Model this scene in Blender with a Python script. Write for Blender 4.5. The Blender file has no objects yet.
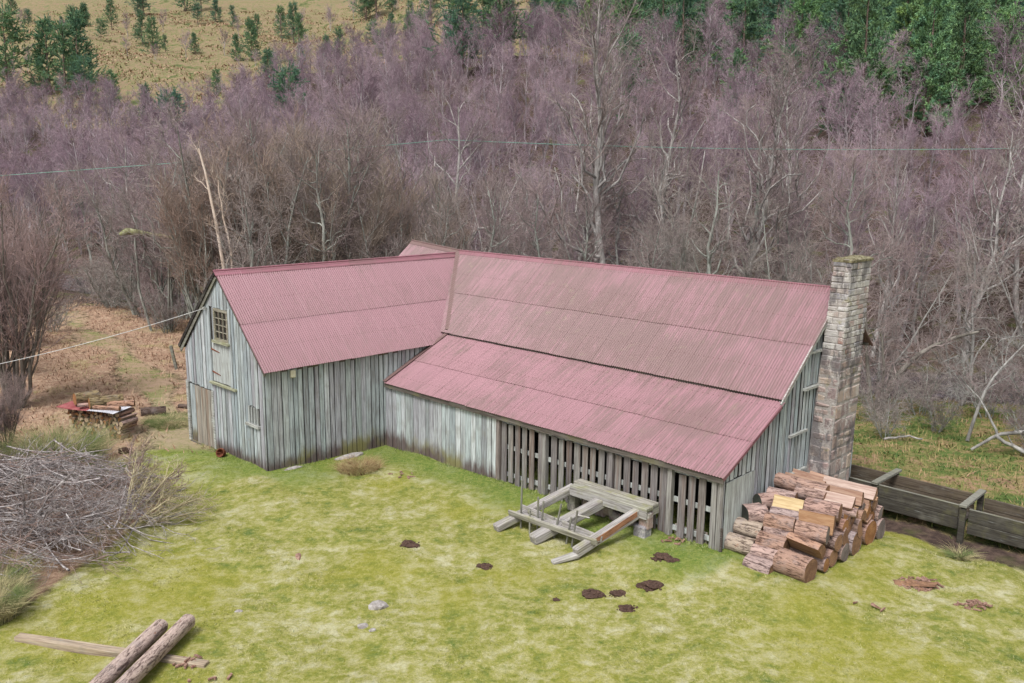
import bpy, math, random
import numpy as np
from mathutils import Vector, Matrix

rng = np.random.default_rng(7)
random.seed(7)
S = bpy.context.scene
COL = S.collection
R = math.radians

# ------------------------------------------------------------------ camera, sky, sun, exposure
cam_d = bpy.data.cameras.new('camera')
cam = bpy.data.objects.new('camera', cam_d)
COL.objects.link(cam)
cam_d.sensor_width = 36.0
cam_d.lens = 855.12 / 1024 * 36.0
cam_d.clip_start, cam_d.clip_end = 0.1, 3000
cam.matrix_world = Matrix.Translation((0, 0, 9)) @ Matrix.Rotation(R(90 - 10.787), 4, 'X') @ Matrix.Rotation(R(0.552), 4, 'Z')
S.camera = cam

SUN_EL, SUN_AZ = 58, 205          # azimuth clockwise from +Y
W = bpy.data.worlds.new('World')
S.world = W
W.use_nodes = True
nt = W.node_tree
nt.nodes.clear()
sky = nt.nodes.new('ShaderNodeTexSky')
sky.sky_type = 'NISHITA'
sky.sun_disc = False
sky.sun_elevation, sky.sun_rotation = R(SUN_EL), R(SUN_AZ)
sky.air_density, sky.dust_density, sky.ozone_density = 1.0, 4.0, 1.0
hs = nt.nodes.new('ShaderNodeHueSaturation')
hs.inputs['Saturation'].default_value = 0.22
bg = nt.nodes.new('ShaderNodeBackground')
bg.inputs['Strength'].default_value = 0.115
wo = nt.nodes.new('ShaderNodeOutputWorld')
nt.links.new(sky.outputs[0], hs.inputs['Color'])
nt.links.new(hs.outputs[0], bg.inputs[0])
nt.links.new(bg.outputs[0], wo.inputs[0])
sd = bpy.data.lights.new('sun', 'SUN')
sd.energy, sd.angle, sd.color = 1.75, R(20), (1.0, 0.98, 0.955)
so = bpy.data.objects.new('sun', sd)
COL.objects.link(so)
_sv = Vector((math.sin(R(SUN_AZ)) * math.cos(R(SUN_EL)), math.cos(R(SUN_AZ)) * math.cos(R(SUN_EL)), math.sin(R(SUN_EL))))
so.rotation_euler = (-_sv).to_track_quat('-Z', 'Y').to_euler()
S.view_settings.view_transform = 'Standard'
S.view_settings.look = 'None'
S.view_settings.gamma = 1.0
S.view_settings.exposure = 0.68
S.render.engine = 'CYCLES'
S.cycles.max_bounces = 4
S.cycles.diffuse_bounces = 1
S.cycles.glossy_bounces = 2
S.cycles.use_denoising = True
S.cycles.denoising_prefilter = 'NONE'
S.cycles.denoising_input_passes = 'RGB_ALBEDO_NORMAL'

# ------------------------------------------------------------------ object helpers
def link(o, parent=None):
    COL.objects.link(o)
    if parent is not None:
        o.parent = parent
    return o

def tag(o, label=None, cat=None, group=None, kind=None):
    if label: o['label'] = label
    if cat: o['category'] = cat
    if group: o['group'] = group
    if kind: o['kind'] = kind
    return o

def empty(name, loc=(0, 0, 0), rz=0.0, parent=None):
    o = bpy.data.objects.new(name, None)
    o.empty_display_size = 0.2
    o.location = loc
    o.rotation_euler = (0, 0, rz)
    return link(o, parent)

def mesh_np(name, V, F, mats, midx=None, smooth=False):
    """V (n,3) array, F list of face arrays (each (m,k) with constant k)."""
    me = bpy.data.meshes.new(name)
    V = np.asarray(V, dtype=np.float32).reshape(-1, 3)
    me.vertices.add(len(V))
    me.vertices.foreach_set('co', V.ravel())
    F = [np.asarray(f, dtype=np.int32) for f in F if len(f)]
    tot = np.concatenate([np.full(len(f), f.shape[1], np.int32) for f in F])
    idx = np.concatenate([f.ravel() for f in F])
    start = np.concatenate([[0], np.cumsum(tot)[:-1]]).astype(np.int32)
    me.loops.add(len(idx))
    me.loops.foreach_set('vertex_index', idx)
    me.polygons.add(len(tot))
    me.polygons.foreach_set('loop_start', start)
    me.polygons.foreach_set('loop_total', tot)
    if midx is not None:
        me.polygons.foreach_set('material_index', np.asarray(midx, np.int32))
    if smooth:
        me.polygons.foreach_set('use_smooth', np.ones(len(tot), bool))
    for m in (mats if isinstance(mats, (list, tuple)) else [mats]):
        me.materials.append(m)
    me.update(calc_edges=True)
    return me

def mobj(name, me, parent=None, loc=None, rot=None):
    o = bpy.data.objects.new(name, me)
    if loc is not None: o.location = loc
    if rot is not None: o.rotation_euler = rot
    return link(o, parent)

class MB:
    """small mesh builder"""
    def __init__(s): s.v, s.f = [], []
    def hexa(s, c):
        """8 corners: 0-3 bottom ring, 4-7 top ring"""
        b = len(s.v); s.v += [tuple(x) for x in c]
        for q in ((3, 2, 1, 0), (4, 5, 6, 7), (0, 1, 5, 4), (1, 2, 6, 5), (2, 3, 7, 6), (3, 0, 4, 7)):
            s.f.append([b + i for i in q])
        return s
    def box(s, x0, y0, z0, x1, y1, z1):
        return s.hexa([(x0, y0, z0), (x1, y0, z0), (x1, y1, z0), (x0, y1, z0), (x0, y0, z1), (x1, y0, z1), (x1, y1, z1), (x0, y1, z1)])
    def beam(s, a, b, w, h, up=(0, 0, 1), w2=None, h2=None):
        a, b = Vector(a), Vector(b); t = (b - a).normalized(); u = Vector(up)
        x = t.cross(u).normalized(); y = x.cross(t)
        c = []
        for p, ww, hh in ((a, w, h), (b, w2 or w, h2 or h)):
            for i, j in ((-1, -1), (1, -1), (1, 1), (-1, 1)):
                c.append(p + x * (i * ww / 2) + y * (j * hh / 2))
        return s.hexa(c)
    def me(s, name, mats, smooth=False):
        me = bpy.data.meshes.new(name)
        me.from_pydata(s.v, [], s.f)
        for m in (mats if isinstance(mats, (list, tuple)) else [mats]): me.materials.append(m)
        if smooth:
            for p in me.polygons: p.use_smooth = True
        me.update()
        return me

def bevel_obj(o, w=0.01, seg=1):
    m = o.modifiers.new('bevel', 'BEVEL'); m.width = w; m.segments = seg; m.limit_method = 'ANGLE'
    return o

# ------------------------------------------------------------------ node helpers
class N:
    def __init__(s, name):
        s.m = bpy.data.materials.new(name); s.m.use_nodes = True
        s.t = s.m.node_tree; s.t.nodes.clear()
        s.out = s.new('ShaderNodeOutputMaterial'); s.b = s.new('ShaderNodeBsdfPrincipled')
        s.t.links.new(s.b.outputs[0], s.out.inputs[0])
    def new(s, k): return s.t.nodes.new(k)
    def put(s, sock, v):
        if v is None: return
        if isinstance(v, bpy.types.NodeSocket): s.t.links.new(v, sock)
        elif isinstance(v, (tuple, list)) and len(v) == 3 and sock.type == 'RGBA': sock.default_value = (*v, 1)
        else: sock.default_value = v
    def obj(s): return s.new('ShaderNodeTexCoord').outputs['Object']
    def pos(s): return s.new('ShaderNodeNewGeometry').outputs['Position']
    def rnd(s): return s.new('ShaderNodeObjectInfo').outputs['Random']
    def attr(s, n, o='Color'):
        a = s.new('ShaderNodeAttribute'); a.attribute_name = n; return a.outputs[o]
    def sep(s, v):
        n = s.new('ShaderNodeSeparateXYZ'); s.put(n.inputs[0], v); return n.outputs
    def scale(s, v, sc, off=None):
        n = s.new('ShaderNodeMapping'); s.put(n.inputs[0], v); n.inputs['Scale'].default_value = sc
        if off is not None: s.put(n.inputs['Location'], off)
        return n.outputs[0]
    def noise(s, co, sc=1.0, det=3.0, rough=0.55, dist=0.0, w=None):
        n = s.new('ShaderNodeTexNoise')
        if w is not None:
            n.noise_dimensions = '4D'; s.put(n.inputs['W'], w)
        s.put(n.inputs['Vector'], co); n.inputs['Scale'].default_value = sc; n.inputs['Detail'].default_value = det
        n.inputs['Roughness'].default_value = rough; n.inputs['Distortion'].default_value = dist
        return n.outputs[0]
    def vor(s, co, sc, feat='F1', out=0):
        n = s.new('ShaderNodeTexVoronoi'); n.feature = feat; s.put(n.inputs['Vector'], co); n.inputs['Scale'].default_value = sc
        return n.outputs[out]
    def ramp(s, f, stops, interp='LINEAR'):
        n = s.new('ShaderNodeValToRGB'); n.color_ramp.interpolation = interp
        e = n.color_ramp.elements
        while len(e) < len(stops): e.new(0.5)
        for k, (p, c) in zip(e, stops):
            k.position = p; k.color = (*c, 1) if isinstance(c, (tuple, list)) else (c, c, c, 1)
        s.put(n.inputs[0], f); return n.outputs[0]
    def mix(s, f, a, b, mode='MIX'):
        n = s.new('ShaderNodeMix'); n.data_type = 'RGBA'; n.blend_type = mode
        s.put(n.inputs[0], f); s.put(n.inputs[6], a); s.put(n.inputs[7], b); return n.outputs[2]
    def math(s, op, a, b=None, c=None, clamp=False):
        n = s.new('ShaderNodeMath'); n.operation = op; n.use_clamp = clamp
        s.put(n.inputs[0], a); s.put(n.inputs[1], b)
        if c is not None: s.put(n.inputs[2], c)
        return n.outputs[0]
    def bump(s, h, st=0.3, d=0.02):
        n = s.new('ShaderNodeBump'); n.inputs['Strength'].default_value = st; n.inputs['Distance'].default_value = d
        s.put(n.inputs['Height'], h); s.t.links.new(n.outputs[0], s.b.inputs['Normal'])
    def fin(s, col, rough=0.85, spec=0.3, metal=0.0):
        s.put(s.b.inputs['Base Color'], col); s.put(s.b.inputs['Roughness'], rough)
        s.put(s.b.inputs['Specular IOR Level'], spec); s.b.inputs['Metallic'].default_value = metal
        return s.m

def smooth(n, x, a, b):
    r = n.new('ShaderNodeMapRange'); r.interpolation_type = 'SMOOTHSTEP'
    n.put(r.inputs[0], x); r.inputs[1].default_value = a; r.inputs[2].default_value = b
    return r.outputs[0]

M = {}
def wood_mat(name, cols, axis=2, streak=1.0, green=0.0, base_stain=False, rust=0.0):
    """weathered timber; grain runs along the given object axis"""
    n = N(name); co = n.obj(); r = n.rnd()
    sc = [26.0, 26.0, 26.0]; sc[axis] = 1.3
    g = n.noise(n.scale(co, sc), 1.0, 5, 0.65, w=n.math('MULTIPLY', r, 40.0))
    g2 = n.noise(co, 2.2, 3, 0.6, w=n.math('MULTIPLY', r, 91.0))
    base = n.ramp(n.math('FRACT', n.math('MULTIPLY', r, 7.13)), [(i / max(1, len(cols) - 1), c) for i, c in enumerate(cols)])
    dark = n.mix(1.0, base, (0.45, 0.42, 0.42), 'MULTIPLY')
    c = n.mix(smooth(n, g, 0.34, 0.66), dark, base)
    c = n.mix(n.math('MULTIPLY', smooth(n, g2, 0.5, 0.75), 0.4), c, (0.20, 0.19, 0.155))
    lite = n.noise(n.scale(co, [s_ * 1.7 for s_ in sc]), 1.0, 3, 0.6, w=n.math('MULTIPLY', r, 13.0))
    c = n.mix(n.math('MULTIPLY', smooth(n, lite, 0.58, 0.8), 0.4), c, (0.56, 0.60, 0.60))
    if green:
        gm = n.noise(co, 1.7, 4, 0.65, w=n.math('MULTIPLY', r, 23.0))
        c = n.mix(n.math('MULTIPLY', smooth(n, gm, 0.5, 0.7), green), c, (0.22, 0.22, 0.07))
    if rust:
        rm = n.noise(n.scale(co, [s_ * .3 for s_ in sc]), 1.0, 3, 0.6, w=n.math('MULTIPLY', r, 63.0))
        c = n.mix(n.math('MULTIPLY', smooth(n, rm, 0.45, 0.7), rust), c, (0.20, 0.085, 0.03))
    if base_stain:
        P = n.pos(); px, py, pz = n.sep(P)
        wn = n.noise(n.scale(P, (3.2, 3.2, .8)), 1.0, 4, 0.7)
        h = n.math('SUBTRACT', pz, n.math('MULTIPLY', wn, 1.1))
        st = smooth(n, h, -0.05, -0.52)
        c = n.mix(n.math('MULTIPLY', st, .85), c, (0.085, 0.05, 0.042))
        gz = n.noise(P, 0.7, 3, 0.6)
        ga = n.math('MULTIPLY', smooth(n, h, 0.1, -0.45), smooth(n, gz, .47, .65))
        c = n.mix(n.math('MULTIPLY', ga, .55), c, (0.26, 0.25, 0.07))
    n.bump(g, 0.5, 0.01)
    return n.fin(c, 0.88, 0.2)

GREYS = [(0.452, 0.529, 0.539), (0.542, 0.612, 0.622), (0.379, 0.45, 0.474), (0.506, 0.552, 0.562), (0.434, 0.442, 0.478), (0.614, 0.667, 0.678), (0.416, 0.47, 0.464), (0.326, 0.35, 0.372)]
M['board'] = wood_mat('weathered_board', GREYS, 2, base_stain=True)
M['slat'] = wood_mat('grey_slat', [(.21, .195, .195), (.27, .25, .245), (.18, .165, .165), (.30, .295, .28), (.24, .19, .175)], 2, base_stain=False, rust=.3)
M['post_wood'] = wood_mat('grey_post', [(.36, .35, .33), (.31, .30, .285)], 2, green=.2)
M['door'] = wood_mat('rusty_door_board', [(.40, .40, .36), (.33, .27, .20), (.44, .43, .38), (.36, .33, .28)], 2, rust=.6)
M['hatch'] = wood_mat('hatch_board', [(.55, .59, .57), (.50, .54, .52)], 2)
M['beam'] = wood_mat('silver_beam', [(.42, .40, .38), (.36, .34, .33), (.46, .45, .42)], 0, green=.45)
M['beam_pl'] = wood_mat('lichen_plank', [(.36, .36, .30), (.40, .38, .33)], 0, green=.8)
M['flume'] = wood_mat('dark_flume_board', [(.07, .066, .056), (.09, .083, .068), (.062, .058, .048)], 0, green=.25)
M['flume_in_lit'] = wood_mat('lit_brown_flume_board', [(.14, .11, .08), (.115, .095, .07)], 0, green=.1)  # far inner boards lighter and browner: their light is put into the colour
M['crossbar'] = wood_mat('pale_crossbar', [(.28, .28, .24), (.24, .24, .20)], 0, green=.3)
M['inner'] = wood_mat('inner_timber', [(.10, .085, .075), (.12, .10, .09)], 0)
M['gap_shade_verge_wood'] = wood_mat('gap_shade_verge_wood', [(.035, .03, .028), (.045, .04, .035)], 0)  # near-black: painted shade behind the board gaps, also the dark verge board
M['frame_wood'] = wood_mat('window_frame_wood', [(.33, .31, .24), (.36, .34, .27)], 0, green=.25)
M['fascia'] = wood_mat('dark_fascia', [(.16, .14, .125), (.13, .115, .10)], 0, green=.3)
M['lichen'] = wood_mat('lichen_sill', [(.42, .43, .30), (.38, .40, .28)], 0, green=.7)
M['pale'] = wood_mat('pale_trim', [(.52, .54, .50), (.48, .50, .47)], 0)

def roof_mat(name, dirt, base, tone):
    n = N(name); co = n.obj(); P = n.pos(); r = n.rnd()
    c = n.mix(n.math('MULTIPLY', n.math('SUBTRACT', r, .5), .5), base, tone)
    streak = n.noise(n.scale(co, (9.0, .55, 1.0)), 1.0, 5, 0.7, w=n.math('MULTIPLY', r, 50.0))
    fine = n.noise(n.scale(co, (34.0, 1.6, 1.0)), 1.0, 4, 0.7, w=n.math('MULTIPLY', r, 15.0))
    big = n.noise(P, 0.33, 4, 0.62)
    mid = n.noise(P, 1.6, 5, 0.7)
    d = n.math('ADD', n.math('MULTIPLY', streak, .55), n.math('MULTIPLY', big, .55))
    d = n.math('ADD', d, n.math('MULTIPLY', mid, .2))
    c = n.mix(n.math('MULTIPLY', smooth(n, d, .76 - dirt * .34, .93 - dirt * .34), min(.92, .4 + dirt * .6)), c, (.18, .125, .115))
    c = n.mix(n.math('MULTIPLY', smooth(n, fine, .52, .75), .3 + .5 * dirt), c, (.12, .07, .07))
    li = n.noise(P, 2.7, 5, .75)
    c = n.mix(n.math('MULTIPLY', n.math('MULTIPLY', smooth(n, li, .55, .72), smooth(n, big, .45, .6)), .75 * dirt), c, (.27, .235, .165))
    # darker band along each corrugation, bringing out the ribs
    x = n.sep(co)[0]
    vly = n.math('SINE', n.math('MULTIPLY', x, 2 * math.pi / .08))
    c = n.mix(n.math('MULTIPLY', smooth(n, vly, .2, -.8), .34 + .34 * dirt), c, (.13, .07, .07))
    y = n.sep(co)[1]
    low = n.math('MULTIPLY', smooth(n, y, .5, 2.1), smooth(n, fine, .40, .62))
    c = n.mix(n.math('MULTIPLY', low, .55), c, (.17, .10, .095))
    nx = n.math('ABSOLUTE', n.math('SUBTRACT', n.math('FRACT', n.math('DIVIDE', x, .16)), .5))
    ny = n.math('ABSOLUTE', n.math('SUBTRACT', n.math('FRACT', n.math('DIVIDE', n.math('ADD', y, .2), .95)), .5))
    nail = n.math('MULTIPLY', n.math('LESS_THAN', nx, .12), n.math('LESS_THAN', ny, .018))
    c = n.mix(n.math('MULTIPLY', nail, .7), c, (.12, .06, .055))
    # fixings in rows
    n.bump(n.noise(co, 30, 3), 0.12, 0.004)
    return n.fin(c, 0.5, 0.35)
M['roof_clean'] = roof_mat('red_tin_clean', .26, (.34, .175, .207), (.27, .14, .168))
M['roof_dirty'] = roof_mat('red_tin_dirty', .58, (.30, .168, .19), (.245, .135, .155))
M['roof_mid'] = roof_mat('red_tin_mid', .47, (.32, .175, .198), (.26, .14, .162))
M['ridge'] = roof_mat('red_ridge_tin', .3, (.31, .13, .165), (.26, .115, .145))
M['lead'] = roof_mat('brown_flashing', .95, (.36, .20, .17), (.30, .18, .15))

def stone_mat(name, cols, lich):
    n = N(name); co = n.pos(); r = n.rnd()
    c = n.ramp(n.math('FRACT', n.math('MULTIPLY', r, 5.37)), [(i / (len(cols) - 1), k) for i, k in enumerate(cols)])
    a = n.noise(co, 7, 6, .7); b = n.noise(n.scale(co, (2.0, 2.0, .8)), 1.0, 5, .7); d = n.noise(co, 28, 3, .7)
    c = n.mix(n.math('MULTIPLY', smooth(n, a, .4, .7), .5), c, (.36, .33, .31))
    c = n.mix(n.math('MULTIPLY', smooth(n, n.noise(co, 2.4, 6, .75), .50, .60), lich), c, n.mix(smooth(n, d, .3, .7), (.47, .44, .40), (.62, .60, .57)))
    c = n.mix(n.math('MULTIPLY', smooth(n, b, .475, .60), .75), c, (.105, .095, .10))
    c = n.mix(n.math('MULTIPLY', smooth(n, n.noise(co, 2.1, 4, .7), .60, .7), .45), c, (.27, .25, .10))
    n.bump(n.math('ADD', a, n.math('MULTIPLY', d, .5)), .8, .03)
    return n.fin(c, .92, .15)
M['stone'] = stone_mat('granite_block', [(.37, .27, .225), (.33, .235, .22), (.42, .34, .27), (.22, .155, .155), (.41, .315, .275), (.33, .30, .28)], .5)
M['brick'] = stone_mat('stack_stone', [(.40, .37, .35), (.52, .50, .48), (.30, .26, .25), (.47, .44, .41), (.30, .17, .14), (.56, .54, .53), (.26, .25, .27)], .85)
M['mortar'] = stone_mat('lime_mortar', [(.33, .295, .27), (.30, .27, .25)], .5)
n = N('moss_cap'); co = n.pos()
M['moss'] = n.fin(n.mix(smooth(n, n.noise(co, 9, 4, .7), .4, .6), (.10, .085, .05), (.24, .22, .14)), .95, .1)
n = N('boulder'); co = n.pos(); a = n.noise(co, 9, 5, .7); n.bump(a, .5, .03)
M['boulder'] = n.fin(n.mix(smooth(n, a, .35, .65), (.22, .195, .18), (.40, .375, .36)), .9, .2)

def simple(name, c0, c1, sc=6, rough=.9, spec=.2, bump=.3, rand=0.0):
    n = N(name); co = n.obj(); a = n.noise(co, sc, 4, .65, w=n.math('MULTIPLY', n.rnd(), 30.0)); n.bump(a, bump, .02)
    return n.fin(n.mix(smooth(n, a, .35, .65), c0, c1), rough, spec)
M['soil'] = simple('molehill_soil', (.045, .026, .02), (.10, .06, .045), 18)
M['chips'] = simple('bark_chips', (.16, .085, .06), (.33, .21, .165), 12)
M['rust'] = simple('rusty_iron', (.12, .035, .02), (.24, .09, .05), 12)
M['cream'] = simple('cream_paint', (.40, .38, .27), (.50, .48, .37), 5)
M['dark'] = simple('void_shade', (.010, .010, .011), (.016, .015, .015), 5)  # near-black panels paint the unlit hollows behind openings and slats
M['tin'] = simple('red_scrap_tin', (.24, .055, .06), (.36, .13, .13), 3, .5)
M['tin_w'] = simple('bare_scrap_tin', (.62, .62, .66), (.45, .45, .50), 3, .4)
M['wire_w'] = simple('white_cable', (.62, .62, .60), (.5, .5, .5), 2, .6)
M['wire_g'] = simple('green_cable', (.16, .33, .27), (.22, .40, .33), 2, .6)
n = N('window_glass'); M['glass'] = n.fin((.012, .014, .015), .08, .6)

# twigs, bark
def twig_mat(name, cols, lim=.15):
    n = N(name); r = n.rnd(); co = n.obj(); oi = n.new('ShaderNodeObjectInfo')
    place = n.noise(oi.outputs['Location'], .055, 3, .6)
    f = n.math('ADD', n.math('MULTIPLY', n.math('SUBTRACT', place, .3), 1.6), n.math('MULTIPLY', n.math('SUBTRACT', r, .5), .45), clamp=True)
    c = n.ramp(f, [(i / (len(cols) - 1), k) for i, k in enumerate(cols)])
    c = n.mix(n.math('MULTIPLY', smooth(n, n.noise(co, .6, 3, .6), .35, .7), .45), c, n.mix(1.0, c, (1.45, 1.35, 1.35), 'MULTIPLY'))
    return n.fin(c, .8, lim)
M['twig_hill'] = twig_mat('hill_birch_twigs', [(.18, .125, .15), (.225, .16, .195), (.29, .215, .25), (.37, .285, .32), (.31, .23, .255), (.27, .185, .20), (.38, .33, .335)])
M['twig_near'] = twig_mat('thicket_twigs', [(.20, .165, .155), (.26, .20, .20), (.28, .25, .225), (.30, .225, .225), (.24, .225, .19), (.31, .27, .25)])
M['twig_red'] = twig_mat('willow_twigs', [(.25, .20, .165), (.285, .215, .175), (.26, .23, .19), (.30, .22, .19)])
M['twig_hedge'] = twig_mat('hazel_twigs', [(.30, .235, .22), (.32, .225, .215)])
def bark_mat(name, c0, c1, c2, s=1.0):
    n = N(name); co = n.obj(); r = n.rnd()
    a = n.noise(n.scale(co, (4 * s, 4 * s, 1.2 * s)), 1.0, 5, .7, w=n.math('MULTIPLY', r, 30.0))
    c = n.ramp(a, [(.32, c0), (.5, c1), (.66, c2)])
    n.bump(a, .4, .03)
    return n.fin(c, .9, .15)
M['limb_birch'] = bark_mat('pale_birch_bark', (.11, .10, .095), (.31, .29, .275), (.56, .53, .505))
M['limb_crook'] = bark_mat('pale_lichened_limb', (.12, .11, .105), (.27, .26, .245), (.43, .42, .395))
M['limb_hill'] = bark_mat('grey_birch_bark', (.15, .125, .13), (.34, .30, .31), (.52, .48, .48))
M['limb_alder'] = bark_mat('lichened_alder_bark', (.12, .115, .10), (.25, .26, .23), (.42, .43, .39))
M['limb_dead'] = bark_mat('bleached_trunk', (.34, .24, .18), (.56, .46, .37), (.68, .60, .52))
M['limb_pine'] = bark_mat('pine_bark', (.08, .06, .05), (.15, .11, .09), (.22, .17, .14))
M['limb_dark'] = bark_mat('dark_bark', (.07, .062, .055), (.15, .135, .115), (.25, .23, .20))
def leaf_mat(name, cols):
    n = N(name); r = n.rnd(); co = n.obj()
    c = n.ramp(r, [(i / (len(cols) - 1), k) for i, k in enumerate(cols)])
    v = n.noise(co, 1.1, 4, .65)
    c = n.mix(smooth(n, v, .35, .68), c, n.mix(1.0, c, (1.9, 1.6, 1.1), 'MULTIPLY'))
    return n.fin(c, .75, .2)
M['needle'] = leaf_mat('pine_needles', [(.09, .19, .135), (.11, .22, .145), (.09, .195, .16), (.125, .235, .14)])
M['needle2'] = leaf_mat('young_conifer_needles', [(.14, .275, .14), (.13, .26, .16), (.175, .295, .13)])

# ------------------------------------------------------------------ terrain function
A0 = np.array([-7.54, 25.40]); BA = R(-44.53)
U = np.array([math.cos(BA), math.sin(BA)]); WV = np.array([-math.sin(BA), math.cos(BA)])
def to_w(x, y):               # barn-local plan -> world plan
    return A0[0] + x * U[0] + y * WV[0], A0[1] + x * U[1] + y * WV[1]
def to_l(x, y):
    dx, dy = x - A0[0], y - A0[1]
    return dx * U[0] + dy * U[1], dx * WV[0] + dy * WV[1]

CTRL = np.array([(0, 0, 0), (-5.3, 0, -.20), (-2.6, -.2, -.06), (0, 4.5, -.13), (2.5, 4.5, -.07), (5.5, 4.5, 0), (7.5, 4.5, .07), (11.7, 4.5, .15), (13.1, 4.5, .21),
                 (15, 4.4, .10), (15.4, 8, -.02), (16.5, 8.5, -.06), (18, 8.7, -.1), (14.5, 10.2, -.42), (17, 10.1, -.42), (19, 10, -.42), (16, 13, -.05), (19, 13.5, 0), (13, 13, -.1), (11, 10, 0),
                 (9, -2.7, 0), (6, -8, 0), (12, 1, 0), (17, 5, .02), (3, -4, 0), (-7, -3, -.1), (-9, 1, -.15), (12, -8, 0), (18, 0, 0), (22, 6, 0), (-10, 8, -.2), (-4, 13, -.3), (8, 16, -.3), (14, 20, -.35)])
CX, CY = to_w(CTRL[:, 0], CTRL[:, 1])
def wav(x, y, s, ph):
    return np.sin(x / s + ph) * np.cos(y / s * 1.13 + ph * 2.1) + .5 * np.sin((x + y) / s * 1.9 + ph * 3.7) + .5 * np.cos((x - .7 * y) / s * 2.3 + ph)
def y0f(x):
    return np.where(x < 0, 55 - .8 * np.maximum(x, -70), np.maximum(55 - .25 * x, 44))
def H(x, y):
    x = np.asarray(x, float); y = np.asarray(y, float); sh = np.broadcast(x, y).shape
    x = np.broadcast_to(x, sh).ravel(); y = np.broadcast_to(y, sh).ravel()
    num = np.full(x.shape, 0.0); den = np.full(x.shape, .004)
    for a, b, c in zip(CX, CY, CTRL[:, 2]):
        w = 1 / (((x - a) ** 2 + (y - b) ** 2) ** 1.5 + .02); num += w * c; den += w
    z = num / den
    y0 = y0f(x)
    # fall towards the river, then the channel
    t = np.clip((y - (y0 - 26)) / 18, 0, 1); z = z - 1.0 * t * t * (3 - 2 * t)
    ch = np.clip(1 - np.abs(y - (y0 - 5)) / 6, 0, 1); z = z - 1.3 * np.minimum(1, ch * 2.2)
    s = np.maximum(0, y - y0)
    z = z + .3 * (np.sqrt(s * s + 16) - 4)
    rough = np.clip((y - 34) / 20, 0, 1)
    z = z + rough * .22 * wav(x, y, 3.1, .4) + np.clip(s / 50, 0, 1) * (1.5 * wav(x, y, 17, 1.3) + .5 * wav(x, y, 6.5, 2.2))
    z = z + .022 * wav(x, y, .8, .2) + .03 * wav(x, y, 1.9, 1.1)
    return z.reshape(sh)
def hz(x, y): return float(H(x, y))

def axis(lo, hi, a, b, st, grow):
    v = list(np.arange(a, b + 1e-6, st)); s = st
    while v[-1] < hi: s = min(s * grow, 9); v.append(v[-1] + s)
    s = st; lo_v = [a]
    while lo_v[-1] > lo: s = min(s * grow, 9); lo_v.append(lo_v[-1] - s)
    return np.array(lo_v[:0:-1] + v)
gx = axis(-420, 420, -22, 20, .3, 1.09); gy = axis(-70, 640, 11, 36, .3, 1.045)
GX, GY = np.meshgrid(gx, gy)
GZ = H(GX, GY)
lx, ly = to_l(GX, GY)
def xl(y): return np.interp(y, [6, 14, 16, 20.5, 22.6, 24.5, 27, 30, 33], [-11.5, -10.8, -10.3, -9.8, -9.6, -11.3, -12.6, -13.4, -13.8])
def sstep(v, a, b):
    t = np.clip((v - a) / (b - a), 0, 1); return t * t * (3 - 2 * t)
PATH = [(-11.0, 27.5), (-12.2, 30), (-14.4, 34), (-16.8, 38.5), (-20, 43), (-26, 51), (-33, 60)]
def path_d(x, y):
    d = np.full(np.shape(x), 1e9)
    for (a, b), (c, e) in zip(PATH, PATH[1:]):
        t = np.clip(((x - a) * (c - a) + (y - b) * (e - b)) / ((c - a) ** 2 + (e - b) ** 2), 0, 1)
        d = np.minimum(d, np.hypot(x - a - t * (c - a), y - b - t * (e - b)))
    return d
def masks(x, y):
    lx, ly = to_l(x, y)
    lawn = sstep(x - xl(y), -.5, .5) * sstep(y + .35 * np.minimum(0, x + 7), 27.6, 25.6) * sstep(ly, 10.4, 9.7) if False else sstep(x - xl(y), -.5, .5) * sstep(np.where(x < -7, y, 20), 28.6, 26.6) * sstep(ly, 10.4, 9.7)
    pth = sstep(path_d(x, y), 1.7 + 0.8 * np.sin(y * .7), -.2) * sstep(y, 26, 28)
    bank = sstep(ly, 10.6, 11.6) * sstep(lx, 3, 6) * sstep(y, 49, 44)
    brk = (1 - lawn) * (1 - bank) * sstep(y, 66, 56) * sstep(x, 4, -4) * (1 - pth)
    hill = sstep(y - edge_y(x), -4, 6) * sstep(x, 22, 8)
    return lawn, pth, bank, brk, hill
EDX = [-400, -110, -80, -65, -50, -42, -32, -10, 2, 10, 22, 34, 36, 47, 60, 90, 400]
EDY = [180, 180, 182, 180, 186, 200, 205, 186, 172, 150, 138, 118, 88, 86, 92, 106, 120]
def edge_y(x): return np.interp(x, EDX, EDY)
def wall_d(x, y):
    a, b_ = to_l(x, y); far = np.full(np.shape(x), 9.0)
    return np.minimum.reduce([np.where((a > -5.6) & (a < .1), np.abs(b_), far), np.where((b_ > -.3) & (b_ < 4.6), np.abs(a), far), np.where((a > -.2) & (a < 13.6), np.abs(b_ - 4.5), far), np.where((b_ > 4.4) & (b_ < 9), np.abs(a - 13.2), far)])
def lush(x, y): return sstep(wall_d(x, y) + .8 * wav(x, y, 1.3, .5) * .5, 2.7, .2)
mk = masks(GX, GY) + (lush(GX, GY),)

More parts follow.
